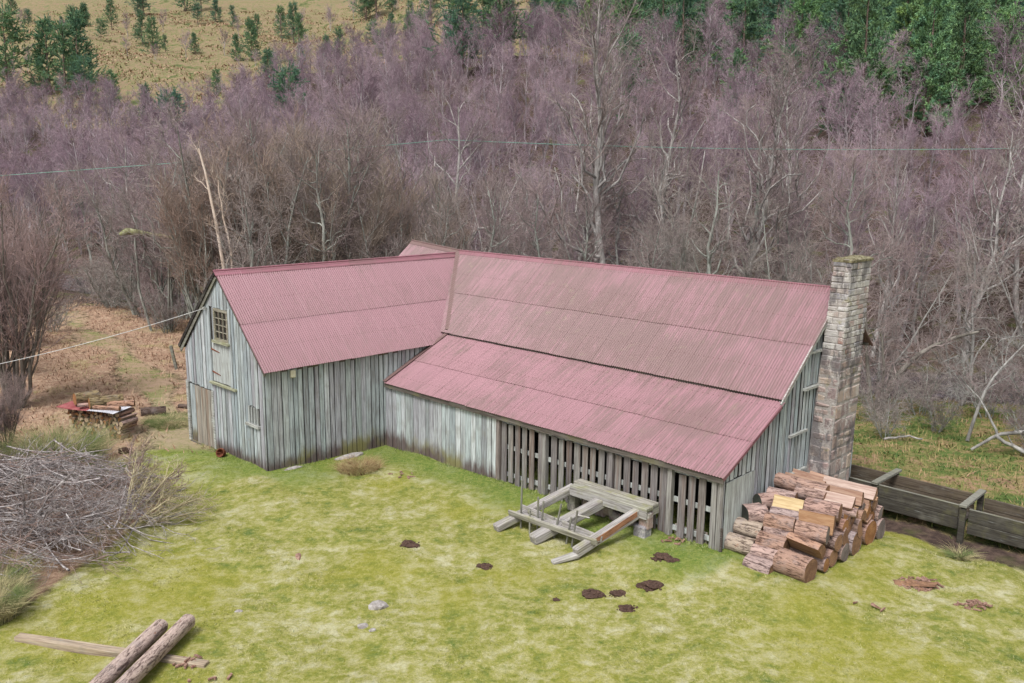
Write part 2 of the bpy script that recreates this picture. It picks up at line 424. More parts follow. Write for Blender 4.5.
n = N('ground'); P = n.pos()
L_, PT, BK = n.sep(n.attr('reg')); BR, HL, _x = n.sep(n.attr('reg2'))
def lawn_col(n, P, lush):
    a = n.noise(P, .7, 5, .66); b = n.noise(P, 2.9, 6, .72, .3); c = n.noise(P, 9.0, 4, .72); d = n.noise(P, .21, 2, .5)
    k = n.ramp(n.math('ADD', n.math('MULTIPLY', a, .45), n.math('MULTIPLY', b, .55)), [(.355, (.105, .155, .037)), (.43, (.185, .21, .048)), (.483, (.27, .265, .065)), (.537, (.35, .33, .145)), (.615, (.465, .44, .285))])
    k = n.mix(n.math('MULTIPLY', smooth(n, c, .48, .68), .5), k, (.45, .42, .20))
    k = n.mix(n.math('MULTIPLY', smooth(n, n.noise(P, 3.4, 5, .7), .54, .66), .65), k, (.185, .20, .025))
    k = n.mix(n.math('MULTIPLY', smooth(n, n.noise(P, 1.15, 5, .72), .64, .72), .6), k, (.24, .17, .10))
    k = n.mix(n.math('MULTIPLY', smooth(n, d, .5, .62), .4), k, (.28, .265, .03))
    k = n.mix(n.math('MULTIPLY', lush, .72), k, n.mix(smooth(n, c, .35, .6), (.085, .165, .03), (.17, .225, .05)))
    k = n.mix(n.math('MULTIPLY', smooth(n, n.noise(P, 26, 4, .75), .42, .62), .4), k, n.mix(1.0, k, (.5, .56, .45), 'MULTIPLY'))
    return k
lc = lawn_col(n, P, _x)
f1 = n.noise(P, 3.2, 5, .7); f2 = n.noise(P, 11, 4, .7); f3 = n.noise(P, .5, 4, .6)
floor_c = n.mix(smooth(n, f1, .35, .65), (.05, .035, .03), (.115, .08, .065))
floor_c = n.mix(n.math('MULTIPLY', smooth(n, f3, .52, .66), .55), floor_c, (.10, .12, .035))
brk_c = n.ramp(n.math('ADD', n.math('MULTIPLY', f1, .6), n.math('MULTIPLY', f2, .4)), [(.32, (.14, .075, .05)), (.45, (.30, .19, .13)), (.56, (.42, .29, .205)), (.66, (.50, .40, .29))])
brk_c = n.mix(n.math('MULTIPLY', smooth(n, f3, .55, .66), .5), brk_c, (.30, .28, .11))
bank_c = n.ramp(n.math('ADD', n.math('MULTIPLY', f1, .5), n.math('MULTIPLY', f3, .5)), [(.36, (.045, .085, .025)), (.45, (.10, .145, .04)), (.52, (.20, .18, .07)), (.58, (.32, .215, .13)), (.66, (.22, .13, .09))])
pth_c = n.ramp(n.math('ADD', n.math('MULTIPLY', f1, .5), n.math('MULTIPLY', f3, .5)), [(.38, (.16, .19, .06)), (.45, (.26, .24, .11)), (.51, (.34, .25, .16)), (.60, (.40, .28, .20))])
worn = n.ramp(n.math('ADD', n.math('MULTIPLY', f1, .6), n.math('MULTIPLY', f3, .4)), [(.38, (.18, .20, .06)), (.48, (.29, .25, .14)), (.6, (.36, .28, .19))])
pth_c = n.mix(smooth(n, n.math('ADD', n.sep(P)[1], n.math('MULTIPLY', f3, 6.0)), 39.5, 36.5), pth_c, worn)
h1 = n.noise(P, .07, 4, .62); h2 = n.noise(n.scale(P, (1, .45, 1)), .2, 6, .78)
hill_c = n.ramp(n.math('ADD', n.math('MULTIPLY', h1, .4), n.math('MULTIPLY', h2, .6)), [(.38, (.07, .085, .035)), (.43, (.14, .15, .06)), (.475, (.26, .18, .12)), (.51, (.15, .16, .065)), (.55, (.25, .165, .115)), (.59, (.17, .175, .08)), (.65, (.09, .085, .05))])
c = floor_c
wob = n.math('MULTIPLY', n.math('SUBTRACT', f1, .5), 1.2)
def soft(m): return smooth(n, n.math('ADD', m, wob), .25, .75)
c = n.mix(soft(BR), c, brk_c); c = n.mix(soft(BK), c, bank_c); c = n.mix(soft(PT), c, pth_c); c = n.mix(soft(L_), c, lc); c = n.mix(soft(HL), c, hill_c)
n.bump(n.math('ADD', f2, n.noise(P, 40, 3, .7)), .6, .05)
M['ground'] = n.fin(c, .95, .1)
idx = np.arange(GX.size).reshape(GX.shape)
quads = np.stack([idx[:-1, :-1], idx[:-1, 1:], idx[1:, 1:], idx[1:, :-1]], -1).reshape(-1, 4)
gme = mesh_np('ground', np.stack([GX, GY, GZ], -1).reshape(-1, 3), [quads], M['ground'], smooth=True)
for nm, k in (('reg', (0, 1, 2)), ('reg2', (3, 4, 5))):
    at = gme.attributes.new(nm, 'FLOAT_COLOR', 'POINT')
    cc = np.ones((GX.size, 4), np.float32)
    for i, q in enumerate(k): cc[:, i] = mk[q].ravel()
    at.data.foreach_set('color', cc.ravel())
tag(mobj('ground', gme), kind='structure')

# river
n = N('river_water'); P = n.pos(); w1 = n.noise(P, 1.2, 4, .6); n.bump(w1, .25, .06)
M['water'] = n.fin(n.mix(smooth(n, n.noise(P, .8, 4, .7), .4, .65), (.045, .035, .04), (.16, .14, .16)), .18, .5)
rx = np.linspace(-260, 200, 120)
ra, rb = y0f(rx) - 9.5, y0f(rx) - .2
rv = np.concatenate([np.stack([rx, ra, np.full_like(rx, -1.75)], -1), np.stack([rx, rb, np.full_like(rx, -1.75)], -1)])
i = np.arange(119)
tag(mobj('river', mesh_np('river', rv, [np.stack([i, i + 1, i + 121, i + 120], -1)], M['water'])), kind='structure')

# ------------------------------------------------------------------ batched tubes and trees
def tubes(P, Rr, k):
    Mn, nn, _ = P.shape
    T = np.gradient(P, axis=1); T /= np.linalg.norm(T, axis=2, keepdims=True) + 1e-9
    d = P[:, -1] - P[:, 0]
    ref = np.where(np.abs(d[:, 2:3]) < .8 * np.linalg.norm(d, axis=1, keepdims=True), np.array([[0, 0, 1.]]), np.array([[1., 0, 0]]))[:, None, :]
    Uv = np.cross(T, np.broadcast_to(ref, T.shape)); Uv /= np.linalg.norm(Uv, axis=2, keepdims=True) + 1e-9
    Vv = np.cross(T, Uv)
    a = np.arange(k) / k * 2 * np.pi
    ring = P[:, :, None, :] + Rr[:, :, None, None] * (Uv[:, :, None, :] * np.cos(a)[None, None, :, None] + Vv[:, :, None, :] * np.sin(a)[None, None, :, None])
    V = ring.reshape(-1, 3)
    id_ = np.arange(Mn * nn * k).reshape(Mn, nn, k); nx = np.roll(id_, -1, axis=2)
    Q = np.stack([id_[:, :-1], nx[:, :-1], nx[:, 1:], id_[:, 1:]], -1).reshape(-1, 4)
    return V, Q
def join(parts):
    Vs, Fs, o = [], [], 0
    for V, F in parts:
        Vs.append(V); Fs.append(F + o); o += len(V)
    return np.concatenate(Vs), Fs

def grow(g, P, Rr, cnt, t0, t1, ang, L, taper, rr, n, bend, wob, up=0.0, rmin=.004):
    Mn, nn, _ = P.shape
    t = (t0 + (t1 - t0) * (np.arange(cnt)[None, :] + g.random((Mn, cnt))) / cnt)
    f = t * (nn - 1); i = np.minimum(f.astype(int), nn - 2); fr = (f - i)[..., None]
    m = np.arange(Mn)[:, None]
    p = P[m, i] * (1 - fr) + P[m, i + 1] * fr
    tg = P[m, i + 1] - P[m, i]; tg /= np.linalg.norm(tg, axis=2, keepdims=True) + 1e-9
    r0 = Rr[m, i] * (1 - fr[..., 0]) + Rr[m, i + 1] * fr[..., 0]
    q = g.normal(size=tg.shape); q -= (q * tg).sum(2, keepdims=True) * tg; q /= np.linalg.norm(q, axis=2, keepdims=True) + 1e-9
    an = np.radians(ang[0] + (ang[1] - ang[0]) * g.random(t.shape))[..., None]
    d = np.cos(an) * tg + np.sin(an) * q + np.array([0, 0, up]); d /= np.linalg.norm(d, axis=2, keepdims=True)
    ln = (L * (1 - taper * (t - t0) / max(1e-6, (t1 - t0))) * (.6 + .7 * g.random(t.shape)))
    p, d, ln, r0 = p.reshape(-1, 3), d.reshape(-1, 3), ln.reshape(-1), r0.reshape(-1)
    s = np.linspace(0, 1, n)[None, :, None]
    w = np.cumsum(g.normal(size=(len(p), n, 3)) * wob, axis=1); w -= w[:, :1]
    Q = p[:, None, :] + ln[:, None, None] * (s * d[:, None, :] + bend * s * s * np.array([0, 0, 1.]) + w)
    rb = np.maximum(r0 * rr, rmin)
    RR = rb[:, None] * (1 - .65 * s[..., 0])
    return Q, RR

def trunk(g, h, r, n=7, lean=.06, wob=.02, base=(0, 0, 0)):
    s = np.linspace(0, 1, n)
    w = np.cumsum(g.normal(size=(n, 3)) * wob * h, axis=0); w[0] = 0; w[:, 2] = 0
    d = g.normal(size=2) * lean
    P = np.stack([base[0] + d[0] * s * h + w[:, 0], base[1] + d[1] * s * h + w[:, 1], base[2] - .3 + s * (h + .3)], -1)
    return P[None], (r * (1 - .85 * s) + .01)[None]

def broadleaf(seed, h, r, np_, ns, nt_, plen, slen, tlen, pang=(32, 58), pbend=.12, tbend=0.0, t0=.22, stems=1, spread=.25, twr=.0075, wob=.05, up=.15, ptaper=.6):
    g = np.random.default_rng(seed)
    if stems == 1:
        T, TR = trunk(g, h, r)
    else:
        Ps, Rs = [], []
        for k in range(stems):
            a = 2 * math.pi * (k + g.random() * .7) / stems; sp = spread * (.35 + .9 * g.random())
            n = 7; s = np.linspace(0, 1, n); hh = h * (.7 + .35 * g.random())
            out = sp * hh * s ** 1.15
            w = np.cumsum(g.normal(size=(n, 3)) * .018 * h, axis=0); w[0] = 0; w[:, 2] = 0
            Ps.append(np.stack([np.cos(a) * (out + .12), np.sin(a) * (out + .12), -.2 + s * hh], -1) + w)
            Rs.append(r * (.5 + .6 * g.random()) * (1 - .85 * s) + .006)
        T, TR = np.stack(Ps), np.stack(Rs)
    P1, R1 = grow(g, T, TR, np_, t0, .98, pang, plen, ptaper, .58, 6, pbend, wob, up, .014)
    P2, R2 = grow(g, P1, R1, ns, .2, .98, (25, 60), slen, .45, .55, 4, pbend * .7, wob * 1.3, up * .6, .009)
    P3, R3 = grow(g, P2, R2, nt_, .1, 1.0, (18, 58), tlen, .3, .6, 3, tbend, .07, 0, twr)
    P3b, R3b = grow(g, P1, R1, max(3, nt_ // 2), .4, 1.0, (20, 60), tlen * 1.1, .3, .35, 3, tbend, .07, 0, twr)
    limb = join([tubes(T, TR, 7), tubes(P1, R1, 5)])
    crown = join([tubes(P2, R2, 3), tubes(P3, R3, 3), tubes(P3b, R3b, 3)])
    return limb, crown

def make_kind(nm, variants, limb_m, twig_m):
    out = []
    for k, (limb, crown) in enumerate(variants):
        out.append((mesh_np(nm + '_trunk', limb[0], limb[1], limb_m, smooth=True), mesh_np(nm + '_crown', crown[0], crown[1], twig_m)))
    return out
def plant(name, meshes, x, y, s, rz, label, cat, group=None, z=None, sz=None):
    e = empty(name, (x, y, hz(x, y) if z is None else z), rz)
    e.scale = (s, s, s * (sz or 1))
    tag(e, label, cat, group)
    mobj('trunk', meshes[0], e); mobj('crown', meshes[1], e)
    return e

hill_birch = make_kind('birch', [broadleaf(100 + k, 8.2, .12, 18, 8, 11, 3.1, 1.2, .6, (35, 66), .3, -.16, .3, 1, twr=.011, ptaper=.5) for k in range(4)]
                       + [broadleaf(110 + k, 7.6, .10, 9, 8, 11, 2.9, 1.2, .6, (32, 62), .3, -.14, .28, 2, .2, twr=.011, ptaper=.5) for k in range(2)], M['limb_hill'], M['twig_hill'])
near_alder = make_kind('alder', [broadleaf(200 + k, 11, .15, 24, 8, 8, 2.9, 1.3, .7, (32, 64), .2, .05, .22, 1, twr=.010, wob=.07) for k in range(3)]
                       + [broadleaf(210 + k, 10.5, .12, 10, 8, 8, 2.7, 1.3, .7, (28, 58), .2, .05, .2, 4, .2, twr=.010, wob=.07) for k in range(2)], M['limb_alder'], M['twig_near'])
tall_birch = make_kind('tall_birch', [broadleaf(300 + k, 18, .23, 22, 9, 8, 6.0, 2.1, .85, (26, 52), .14, -.08, .22, 1, twr=.010, wob=.08) for k in range(3)], M['limb_birch'], M['twig_near'])
willow = make_kind('willow', [broadleaf(400 + k, 7, .07, 9, 7, 6, 2.1, 1.1, .6, (14, 32), .22, .08, .25, 14, .30, twr=.008, wob=.035, up=.5) for k in range(2)], M['limb_alder'], M['twig_red'])
hazel = make_kind('hazel', [broadleaf(450, 7, .075, 10, 7, 6, 2.2, 1.1, .55, (16, 36), .2, .05, .2, 16, .38, twr=.007, wob=.035, up=.45)], M['limb_dark'], M['twig_hedge'])
crooked = make_kind('crooked', [broadleaf(480 + k, 9.5, .14, 19, 8, 8, 3.3, 1.5, .75, (40, 80), .12, -.05, .1, 1, twr=.010, wob=.14, up=.1, ptaper=.4) for k in range(2)] + [broadleaf(484 + k, 9.0, .11, 10, 8, 8, 3.2, 1.5, .75, (35, 75), .1, -.05, .1, 3, .3, twr=.010, wob=.13, up=.1, ptaper=.4) for k in range(2)], M['limb_crook'], M['twig_near'])
scrub = make_kind('scrub', [broadleaf(470 + k, 2.6, .03, 7, 6, 5, 1.1, .6, .35, (25, 60), .05, -.05, .1, 7, .7, twr=.007, wob=.07, up=.1) for k in range(2)], M['limb_alder'], M['twig_near'])

def conifer(seed, h, wid, dens, t0=.12, droop=-.12, bl=.42, top=.8):
    g = np.random.default_rng(seed)
    T, TR = trunk(g, h, .16 * h / 10, 7, .02, .006)
    nb = int(dens)
    P1, R1 = grow(g, T, TR, nb, t0, .99, (58, 88), wid, top, .3, 4, droop, .06, .12, .015)
    P2, R2 = grow(g, P1, R1, 7, .2, 1.0, (25, 65), wid * .36, .4, .5, 3, 0, .06, .1, .01)
    # needle sprays: small pointed blades round every twig
    def blades(P, per, L):
        Mn, nn, _ = P.shape
        t = g.random((Mn, per)) * .85 + .15; f = t * (nn - 1); i = np.minimum(f.astype(int), nn - 2); fr = (f - i)[..., None]
        m = np.arange(Mn)[:, None]
        p = (P[m, i] * (1 - fr) + P[m, i + 1] * fr).reshape(-1, 3)
        tg = (P[m, i + 1] - P[m, i]).reshape(-1, 3); tg /= np.linalg.norm(tg, axis=1, keepdims=True) + 1e-9
        d = tg * .7 + g.normal(size=p.shape) * .55 + [0, 0, .25]; d /= np.linalg.norm(d, axis=1, keepdims=True)
        w = np.cross(d, g.normal(size=p.shape)); w /= np.linalg.norm(w, axis=1, keepdims=True) + 1e-9
        l = (L * (.6 + .7 * g.random(len(p))))[:, None]
        V = np.stack([p - w * l * .2, p + w * l * .2, p + d * l], 1).reshape(-1, 3)
        return V, np.arange(len(V)).reshape(-1, 3)
    limb = join([tubes(T, TR, 7), tubes(P1, R1, 3)])
    crown = join([blades(P2, 84, bl), blades(P1, 84, bl)])
    return limb, crown
pines = make_kind('pine', [conifer(500, 11, 4.2, 62, .18, .05, .19, .62), conifer(501, 12, 3.9, 66, .1, -.02, .18, .78), conifer(502, 10, 3.6, 66, .06, -.05, .18, .86)], M['limb_pine'], M['needle'])
spruce = make_kind('young_conifer', [conifer(510, 9, 2.9, 66, .04, .02, .18, .8), conifer(511, 10, 3.1, 66, .05, .08, .18, .74)], M['limb_pine'], M['needle2'])
# ==BARN==
# ------------------------------------------------------------------ the barn (local frame: x along the long range, y away from the camera)
barn = empty('barn', (A0[0], A0[1], 0), BA)
tag(barn, 'old timber barn with corrugated red tin roofs and a stone chimney', 'barn')
def lz(x, y): return hz(*to_w(x, y))
RP = math.pi / 2
plank_cache = {}
def plank(parent, p, along, out, w, z0, za, zb, th, mat, name='plank'):
    """board standing on a wall: p = plan start point, along/out = plan unit vectors; top slants from za to zb"""
    a, o_ = Vector((*along, 0)), Vector((*out, 0))
    j = lambda s: random.uniform(-s, s)
    b = Vector((p[0], p[1], z0))
    c = []
    for zz in (0, 1):
        for (s, t) in ((0, 0), (1, 0), (1, 1), (0, 1)):
            top = (za if s == 0 else zb) - z0
            c.append(a * (s * w + j(.006)) + o_ * (t * th) + Vector((0, 0, top if zz else j(.012))))
    if a.cross(o_).z < 0: c = [c[3], c[2], c[1], c[0], c[7], c[6], c[5], c[4]]
    mb = MB().hexa(c)
    return mobj(name, mb.me(name, mat), parent, b)

def boarded(parent, p0, along, out, length, top, bottom, mat, wide=.165, gap=.042, th=.032, skip=None):
    """upright boards with dark open joints between them; a few stand proud"""
    s = 0.0
    while s < length - .03:
        w = min(wide * random.uniform(.72, 1.2), length - s)
        mid = s + w / 2
        segs = [(bottom(mid), None)]
        if skip: segs = skip(mid, segs)
        for zb, zt in segs:
            za = top(s) if zt is None else zt; zc = top(s + w) if zt is None else zt
            if min(za, zc) - zb < .05: continue
            off = .004 + random.uniform(0, .016)
            q = (p0[0] + along[0] * s + out[0] * off, p0[1] + along[1] * s + out[1] * off)
            plank(parent, q, along, out, w, zb + random.uniform(0, .04), za, zc, th, mat)
        s += w + gap * random.uniform(.45, 1.35)

# --- wall carcasses: studs, sills and plates behind the boards
def carcass(p0, p1, inward, zb, zt, name='wall', n=2):
    """added near-black sheet shading the board gaps (n vertical strips following the roof line) with studs behind it"""
    a = Vector((p1[0] - p0[0], p1[1] - p0[1], 0)); L = a.length; a.normalize(); i_ = Vector((*inward, 0)); q = Vector((*p0, 0))
    mb = MB()
    ks = [L * t for t in (n if isinstance(n, (list, tuple)) else np.linspace(0, 1, n))]
    for k0, k1 in zip(ks, ks[1:]):
        c = []
        for top in (0, 1):
            for k, t in ((k0, .0), (k1, .0), (k1, .03), (k0, .03)):
                v = q + a * k + i_ * t; v.z = (zt(k) - .05) if top else zb(k); c.append(v)
        mb.hexa(c)
    k = .06
    while k <= L:
        v = q + a * min(k, L - .06) + i_ * .09
        mb.beam((v.x, v.y, zb(k) + .1), (v.x, v.y, zt(k) - .15), .09, .10, up=(a.x, a.y, 0))
        k += .9
    return mobj(name, mb.me(name, M['gap_shade_verge_wood']), barn)

WX0, WR, WZ, WE = -5.28, -2.64, 5.88, 3.12     # wing: left wall x, ridge x, wall top at ridge, wall top at eave
def wing_top(x): return WZ - abs(x - WR) * (WZ - WE) / 2.64
g_wall = carcass((WX0, 0), (0, 0), (0, 1), lambda k: lz(WX0 + k, 0) - .1, lambda k: wing_top(WX0 + k), n=3)
def g_bottom(s):
    x = WX0 + s
    return lz(x, -.1) - .12
def g_skip(s, segs):
    x = WX0 + s
    if x < -3.42: return [(1.93 + .02 * random.random(), None)]          # over the doorway
    if -3.25 < x < -1.9: return [(segs[0][0], 2.26), (4.78, None)]       # below / above the hatch and window
    if -1.02 < x < -.42: return [(segs[0][0], 1.34), (1.90, None)]
    return segs
boarded(g_wall, (WX0, 0), (1, 0), (0, -1), 5.28, lambda s: wing_top(WX0 + s) - .02, g_bottom, M['board'], skip=g_skip)
# corner posts of the gable
cp = mobj('corner_post', MB().box(WX0 - .05, -.075, lz(WX0, 0) - .2, WX0 + .10, -.062 + .05, 2.0).me('corner_post', M['pale']), g_wall)
s_wall = carcass((0, 0), (0, 7.2), (-1, 0), lambda k: lz(0, k) - .1, lambda k: WE)
boarded(s_wall, (0, 0), (0, 1), (1, 0), 7.15, lambda s: WE + .02, lambda s: lz(.1, s) - .12 if s < 4.7 else .0, M['board'])
l_wall = carcass((WX0, .05), (WX0, 8), (1, 0), lambda k: lz(WX0, k) - .2, lambda k: WE)
boarded(l_wall, (WX0, 0), (0, 1), (-1, 0), 8.0, lambda s: WE, lambda s: lz(WX0, s) - .15, M['board'], wide=.24)

# door under the overhang
def unit(name, parent, mb, mat, bev=0):
    o = mobj(name, mb.me(name, mat), parent)
    if bev: bevel_obj(o, bev)
    return o
door = unit('door', barn, MB().box(-5.12, .035, -.16, -3.43, .06, 1.9), M['inner'])
x = -5.12
for k in range(9):
    w = 1.69 / 9
    plank(door, (x + .006, -.004 - .006 * (k % 2)), (1, 0), (0, -1), w - .014, lz(x, 0) - .02, 1.90, 1.90, .024, M['door' if k > 1 else 'board'])
    x += w
unit('latch', door, MB().box(-3.62, -.03, .78, -3.5, .02, 1.0).box(-3.8, -.025, .70, -3.6, .02, .76), M['pale'])
unit('door_post', barn, MB().box(-3.43, -.075, lz(-3.4, 0) - .1, -3.32, -.04, 1.95), M['pale'])
unit('step_board', barn, MB().box(-5.1, -.14, lz(-4.4, 0) - .12, -3.45, -.08, lz(-4.4, 0) + .01), M['fascia'])

# gable window: frame, glazing bars, twelve panes
win = unit('window', barn, MB().box(-2.98, -.085, 3.74, -2.90, .0, 4.78).box(-2.12, -.085, 3.74, -2.04, 0, 4.78).box(-2.90, -.085, 4.70, -2.12, 0, 4.78).box(-2.90, -.085, 3.74, -2.12, 0, 3.81), M['frame_wood'])
for c in range(3):
    for r_ in range(4):
        x0, x1 = -2.90 + c * .26 + .012, -2.90 + (c + 1) * .26 - .012
        z0, z1 = 3.81 + r_ * .2225 + .012, 3.81 + (r_ + 1) * .2225 - .012
        unit('pane', win, MB().box(x0, -.035, z0, x1, -.03, z1), M['glass'])
bars = MB()
for c in (1, 2): bars.box(-2.90 + c * .26 - .013, -.075, 3.81, -2.90 + c * .26 + .013, -.02, 4.70)
for r_ in (1, 2, 3):
    for c in range(3): bars.box(-2.90 + c * .26 + .0135, -.07, 3.81 + r_ * .2225 - .012, -2.90 + (c + 1) * .26 - .0135, -.02, 3.81 + r_ * .2225 + .012)
unit('glazing_bars', win, bars, M['frame_wood'])
unit('sill', win, MB().box(-3.06, -.15, 3.66, -1.96, -.03, 3.735), M['lichen'])
for s_ in (-3.10, -2.03):
    unit('jamb_board', win, MB().box(s_, -.072, 3.60 if s_ < -3 else 2.3, s_ + .115 if s_ < -3 else s_ + .13, -.063 + .06, 4.86 if s_ > -3 else 4.8), M['board'])
# hatch below with two strap hinges and a lichened ledge
hatch = unit('hatch_door', barn, MB().box(-3.24, -.02, 2.3, -2.04, .03, 3.6), M['inner'])
for k in range(4):
    plank(hatch, (-3.24 + k * .30, -.022), (1, 0), (0, -1), .296, 2.33, 3.62, 3.62, .028 + .004 * (k % 2), M['hatch'])
for z in (3.38, 2.62):
    h_ = unit('strap_hinge', hatch, MB().beam((-3.27, -.062, z + .02), (-2.72, -.062, z - .04), .012, .055, w2=.012, h2=.02), M['rust'])
unit('ledge', barn, MB().box(-3.42, -.13, 2.22, -1.68, -.03, 2.29), M['lichen'])
# barred opening
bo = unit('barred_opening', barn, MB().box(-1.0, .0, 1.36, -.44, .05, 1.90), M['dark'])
for x in (-1.0, -.83, -.66, -.49): unit('bar', bo, MB().box(x, -.06, 1.36, x + .055, -.005, 1.90), M['hatch'])
unit('sill', bo, MB().box(-1.12, -.12, 1.27, -.33, -.02, 1.355), M['pale'])
# cream box under the eave
bx_ = unit('meter_box', barn, MB().box(.06, .82, 2.84, .18, 1.0, 3.10), M['cream'], .03)
# insulator where the cable comes in
unit('cable_bracket', barn, MB().box(-3.56, -.16, 4.68, -3.46, -.06, 4.76), M['pale'])

# --- lean-to front wall (y = 4.54): boarded part, then slatted bays
LT = lambda s: 1.99
f_wall = carcass((.05, 4.60), (5.5, 4.60), (0, 1), lambda k: lz(.05 + k, 4.5) - .1, lambda k: 2.0)
boarded(f_wall, (.05, 4.56), (1, 0), (0, -1), 5.45, lambda s: 1.97, lambda s: lz(.05 + s, 4.5) - .12, M['board'], wide=.2, gap=.022)
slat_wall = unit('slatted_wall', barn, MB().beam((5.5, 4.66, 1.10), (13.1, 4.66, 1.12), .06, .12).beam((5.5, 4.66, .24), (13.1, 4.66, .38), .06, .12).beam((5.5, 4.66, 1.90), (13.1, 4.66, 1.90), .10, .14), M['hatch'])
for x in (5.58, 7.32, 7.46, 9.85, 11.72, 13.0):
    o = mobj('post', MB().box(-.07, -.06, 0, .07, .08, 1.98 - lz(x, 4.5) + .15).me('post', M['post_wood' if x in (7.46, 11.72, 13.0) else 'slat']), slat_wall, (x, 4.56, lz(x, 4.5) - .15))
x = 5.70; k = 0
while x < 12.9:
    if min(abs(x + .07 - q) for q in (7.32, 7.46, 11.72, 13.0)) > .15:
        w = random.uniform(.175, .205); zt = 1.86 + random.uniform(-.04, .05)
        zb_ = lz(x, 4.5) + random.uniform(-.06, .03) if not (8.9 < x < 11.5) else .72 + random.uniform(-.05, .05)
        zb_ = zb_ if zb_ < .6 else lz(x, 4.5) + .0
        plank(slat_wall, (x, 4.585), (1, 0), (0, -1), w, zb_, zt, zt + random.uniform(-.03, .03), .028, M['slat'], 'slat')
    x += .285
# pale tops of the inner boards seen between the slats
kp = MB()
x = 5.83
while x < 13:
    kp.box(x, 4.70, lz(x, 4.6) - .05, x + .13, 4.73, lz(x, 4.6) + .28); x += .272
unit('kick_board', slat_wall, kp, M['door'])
unit('interior_shade_panel', slat_wall, MB().box(5.5, 6.6, -.2, 13.0, 6.65, 3.0), M['dark'])  # added near-black sheet painting the dark interior behind the slats
unit('fascia', barn, MB().beam((.1, 4.44, 2.02), (13.28, 4.44, 2.02), .035, .15).beam((.1, 4.62, 2.07), (13.15, 4.62, 2.07), .12, .12), M['fascia'])
# --- right hand gable wall (x = 13.15)
ME_, MR_, MZ = 7.18, 10.29, 6.02
def mg_top(y):
    if y < 7.18: return 2.05 + (y - 4.39) * (3.42 - 2.07) / 2.79 - .06
    return min(3.46 + (y - 7.18) * (6.04 - 3.46) / 3.11, 6.04 - (y - 10.29) * .83) - .03
r_wall = carcass((13.15, 4.6), (13.15, 12.1), (-1, 0), lambda k: lz(13.15, 4.6 + k) - .1, lambda k: mg_top(4.6 + k) - .05, n=[0, .295, .31, .654, 1])
def r_skip(s, segs):
    y = 4.56 + s
    if 7.82 < y < 8.72: return [(segs[0][0], 1.30), (2.38, None)]
    if 8.50 < y < 9.42: return [(segs[0][0], 3.56), (4.5, None)]
    if 4.75 < y < 6.1: return [(1.88, None)]
    return segs
boarded(r_wall, (13.15, 4.56), (0, 1), (1, 0), 7.55, lambda s: mg_top(4.56 + s), lambda s: lz(13.2, 4.56 + s) - .12, M['board'], wide=.135, gap=.07, th=.016, skip=r_skip)
for k in range(5):
    plank(r_wall, (13.156, 4.76 + k * .27), (0, 1), (1, 0), .266, lz(13.2, 5) - .1, 1.86, 1.86, .028, M['hatch'])
def louvre(y0, y1, z0, z1, nb, sl):
    wv = unit('boarded_window', barn, MB().box(13.10, y0, z0, 13.14, y1, z1), M['dark'])
    w = (y1 - y0) / nb
    for k in range(nb):
        plank(wv, (13.16, y0 + k * w), (0, 1), (1, 0), w * .62, z0 + .02, z1 - .02, z1 - .02, .024, M['board'])
    unit('sill', wv, MB().box(13.15, y0 - .08, z0 - .07, 13.27, y1 + .08, z0), M[sl])
    unit('lintel', wv, MB().box(13.15, y0 - .06, z1, 13.24, y1 + .06, z1 + .06), M['pale'])
louvre(7.84, 8.74, 1.32, 2.34, 5, 'pale')
louvre(8.50, 9.40, 3.58, 4.48, 5, 'pale')
unit('corner_post', r_wall, MB().box(13.09, 4.515, lz(13.1, 4.5) - .1, 13.22, 4.565, 2.0), M['post_wood'])
unit('rain_pipe', barn, MB().box(13.23, 4.50, lz(13.1, 4.4) - .1, 13.28, 4.55, .8), M['inner'])
# back wall and the left end of the long range
unit('wall', barn, MB().box(-5.3, 12.15, -.8, 13.1, 12.21, 4.4).box(-5.36, 8.05, -.8, -5.31, 12.1, 4.2), M['board'])
unit('wall', barn, MB().box(.1, 7.3, -.2, 13.1, 7.34, 3.4), M['inner'])

# --- roofs: individual corrugated sheets
def sheet_mesh(L, w=.88, mat=None, amp=.0125):
    nx = 67
    xs = np.linspace(0, w, nx); zs = amp * np.cos(xs / .08 * 2 * np.pi)
    tilt = .004 * xs / .8
    rows = []
    for y, dz in ((0, 0), (L * .5, .003), (L, .006)):
        rows.append(np.stack([xs, np.full(nx, y), zs + tilt + dz], -1))
    top = np.concatenate(rows); bot = top - [0, 0, .0022]
    e0, e1 = np.concatenate([rows[0], rows[0] - [0, 0, .0022]]), np.concatenate([rows[2], rows[2] - [0, 0, .0022]])
    V = np.concatenate([top, bot, e0, e1]); F = []
    i = np.arange(nx - 1)
    for r_ in (0, 1):
        a = r_ * nx + i
        F.append(np.stack([a, a + 1, a + nx + 1, a + nx], -1)); b = a + 3 * nx
        F.append(np.stack([b, b + nx, b + nx + 1, b + 1], -1))
    a = 6 * nx + i; F.append(np.stack([a + nx, a + nx + 1, a + 1, a], -1))
    a = 8 * nx + i; F.append(np.stack([a, a + 1, a + 1 + nx, a + nx], -1))
    me = mesh_np('roof_sheet', V, F, mat, smooth=True)
    return me
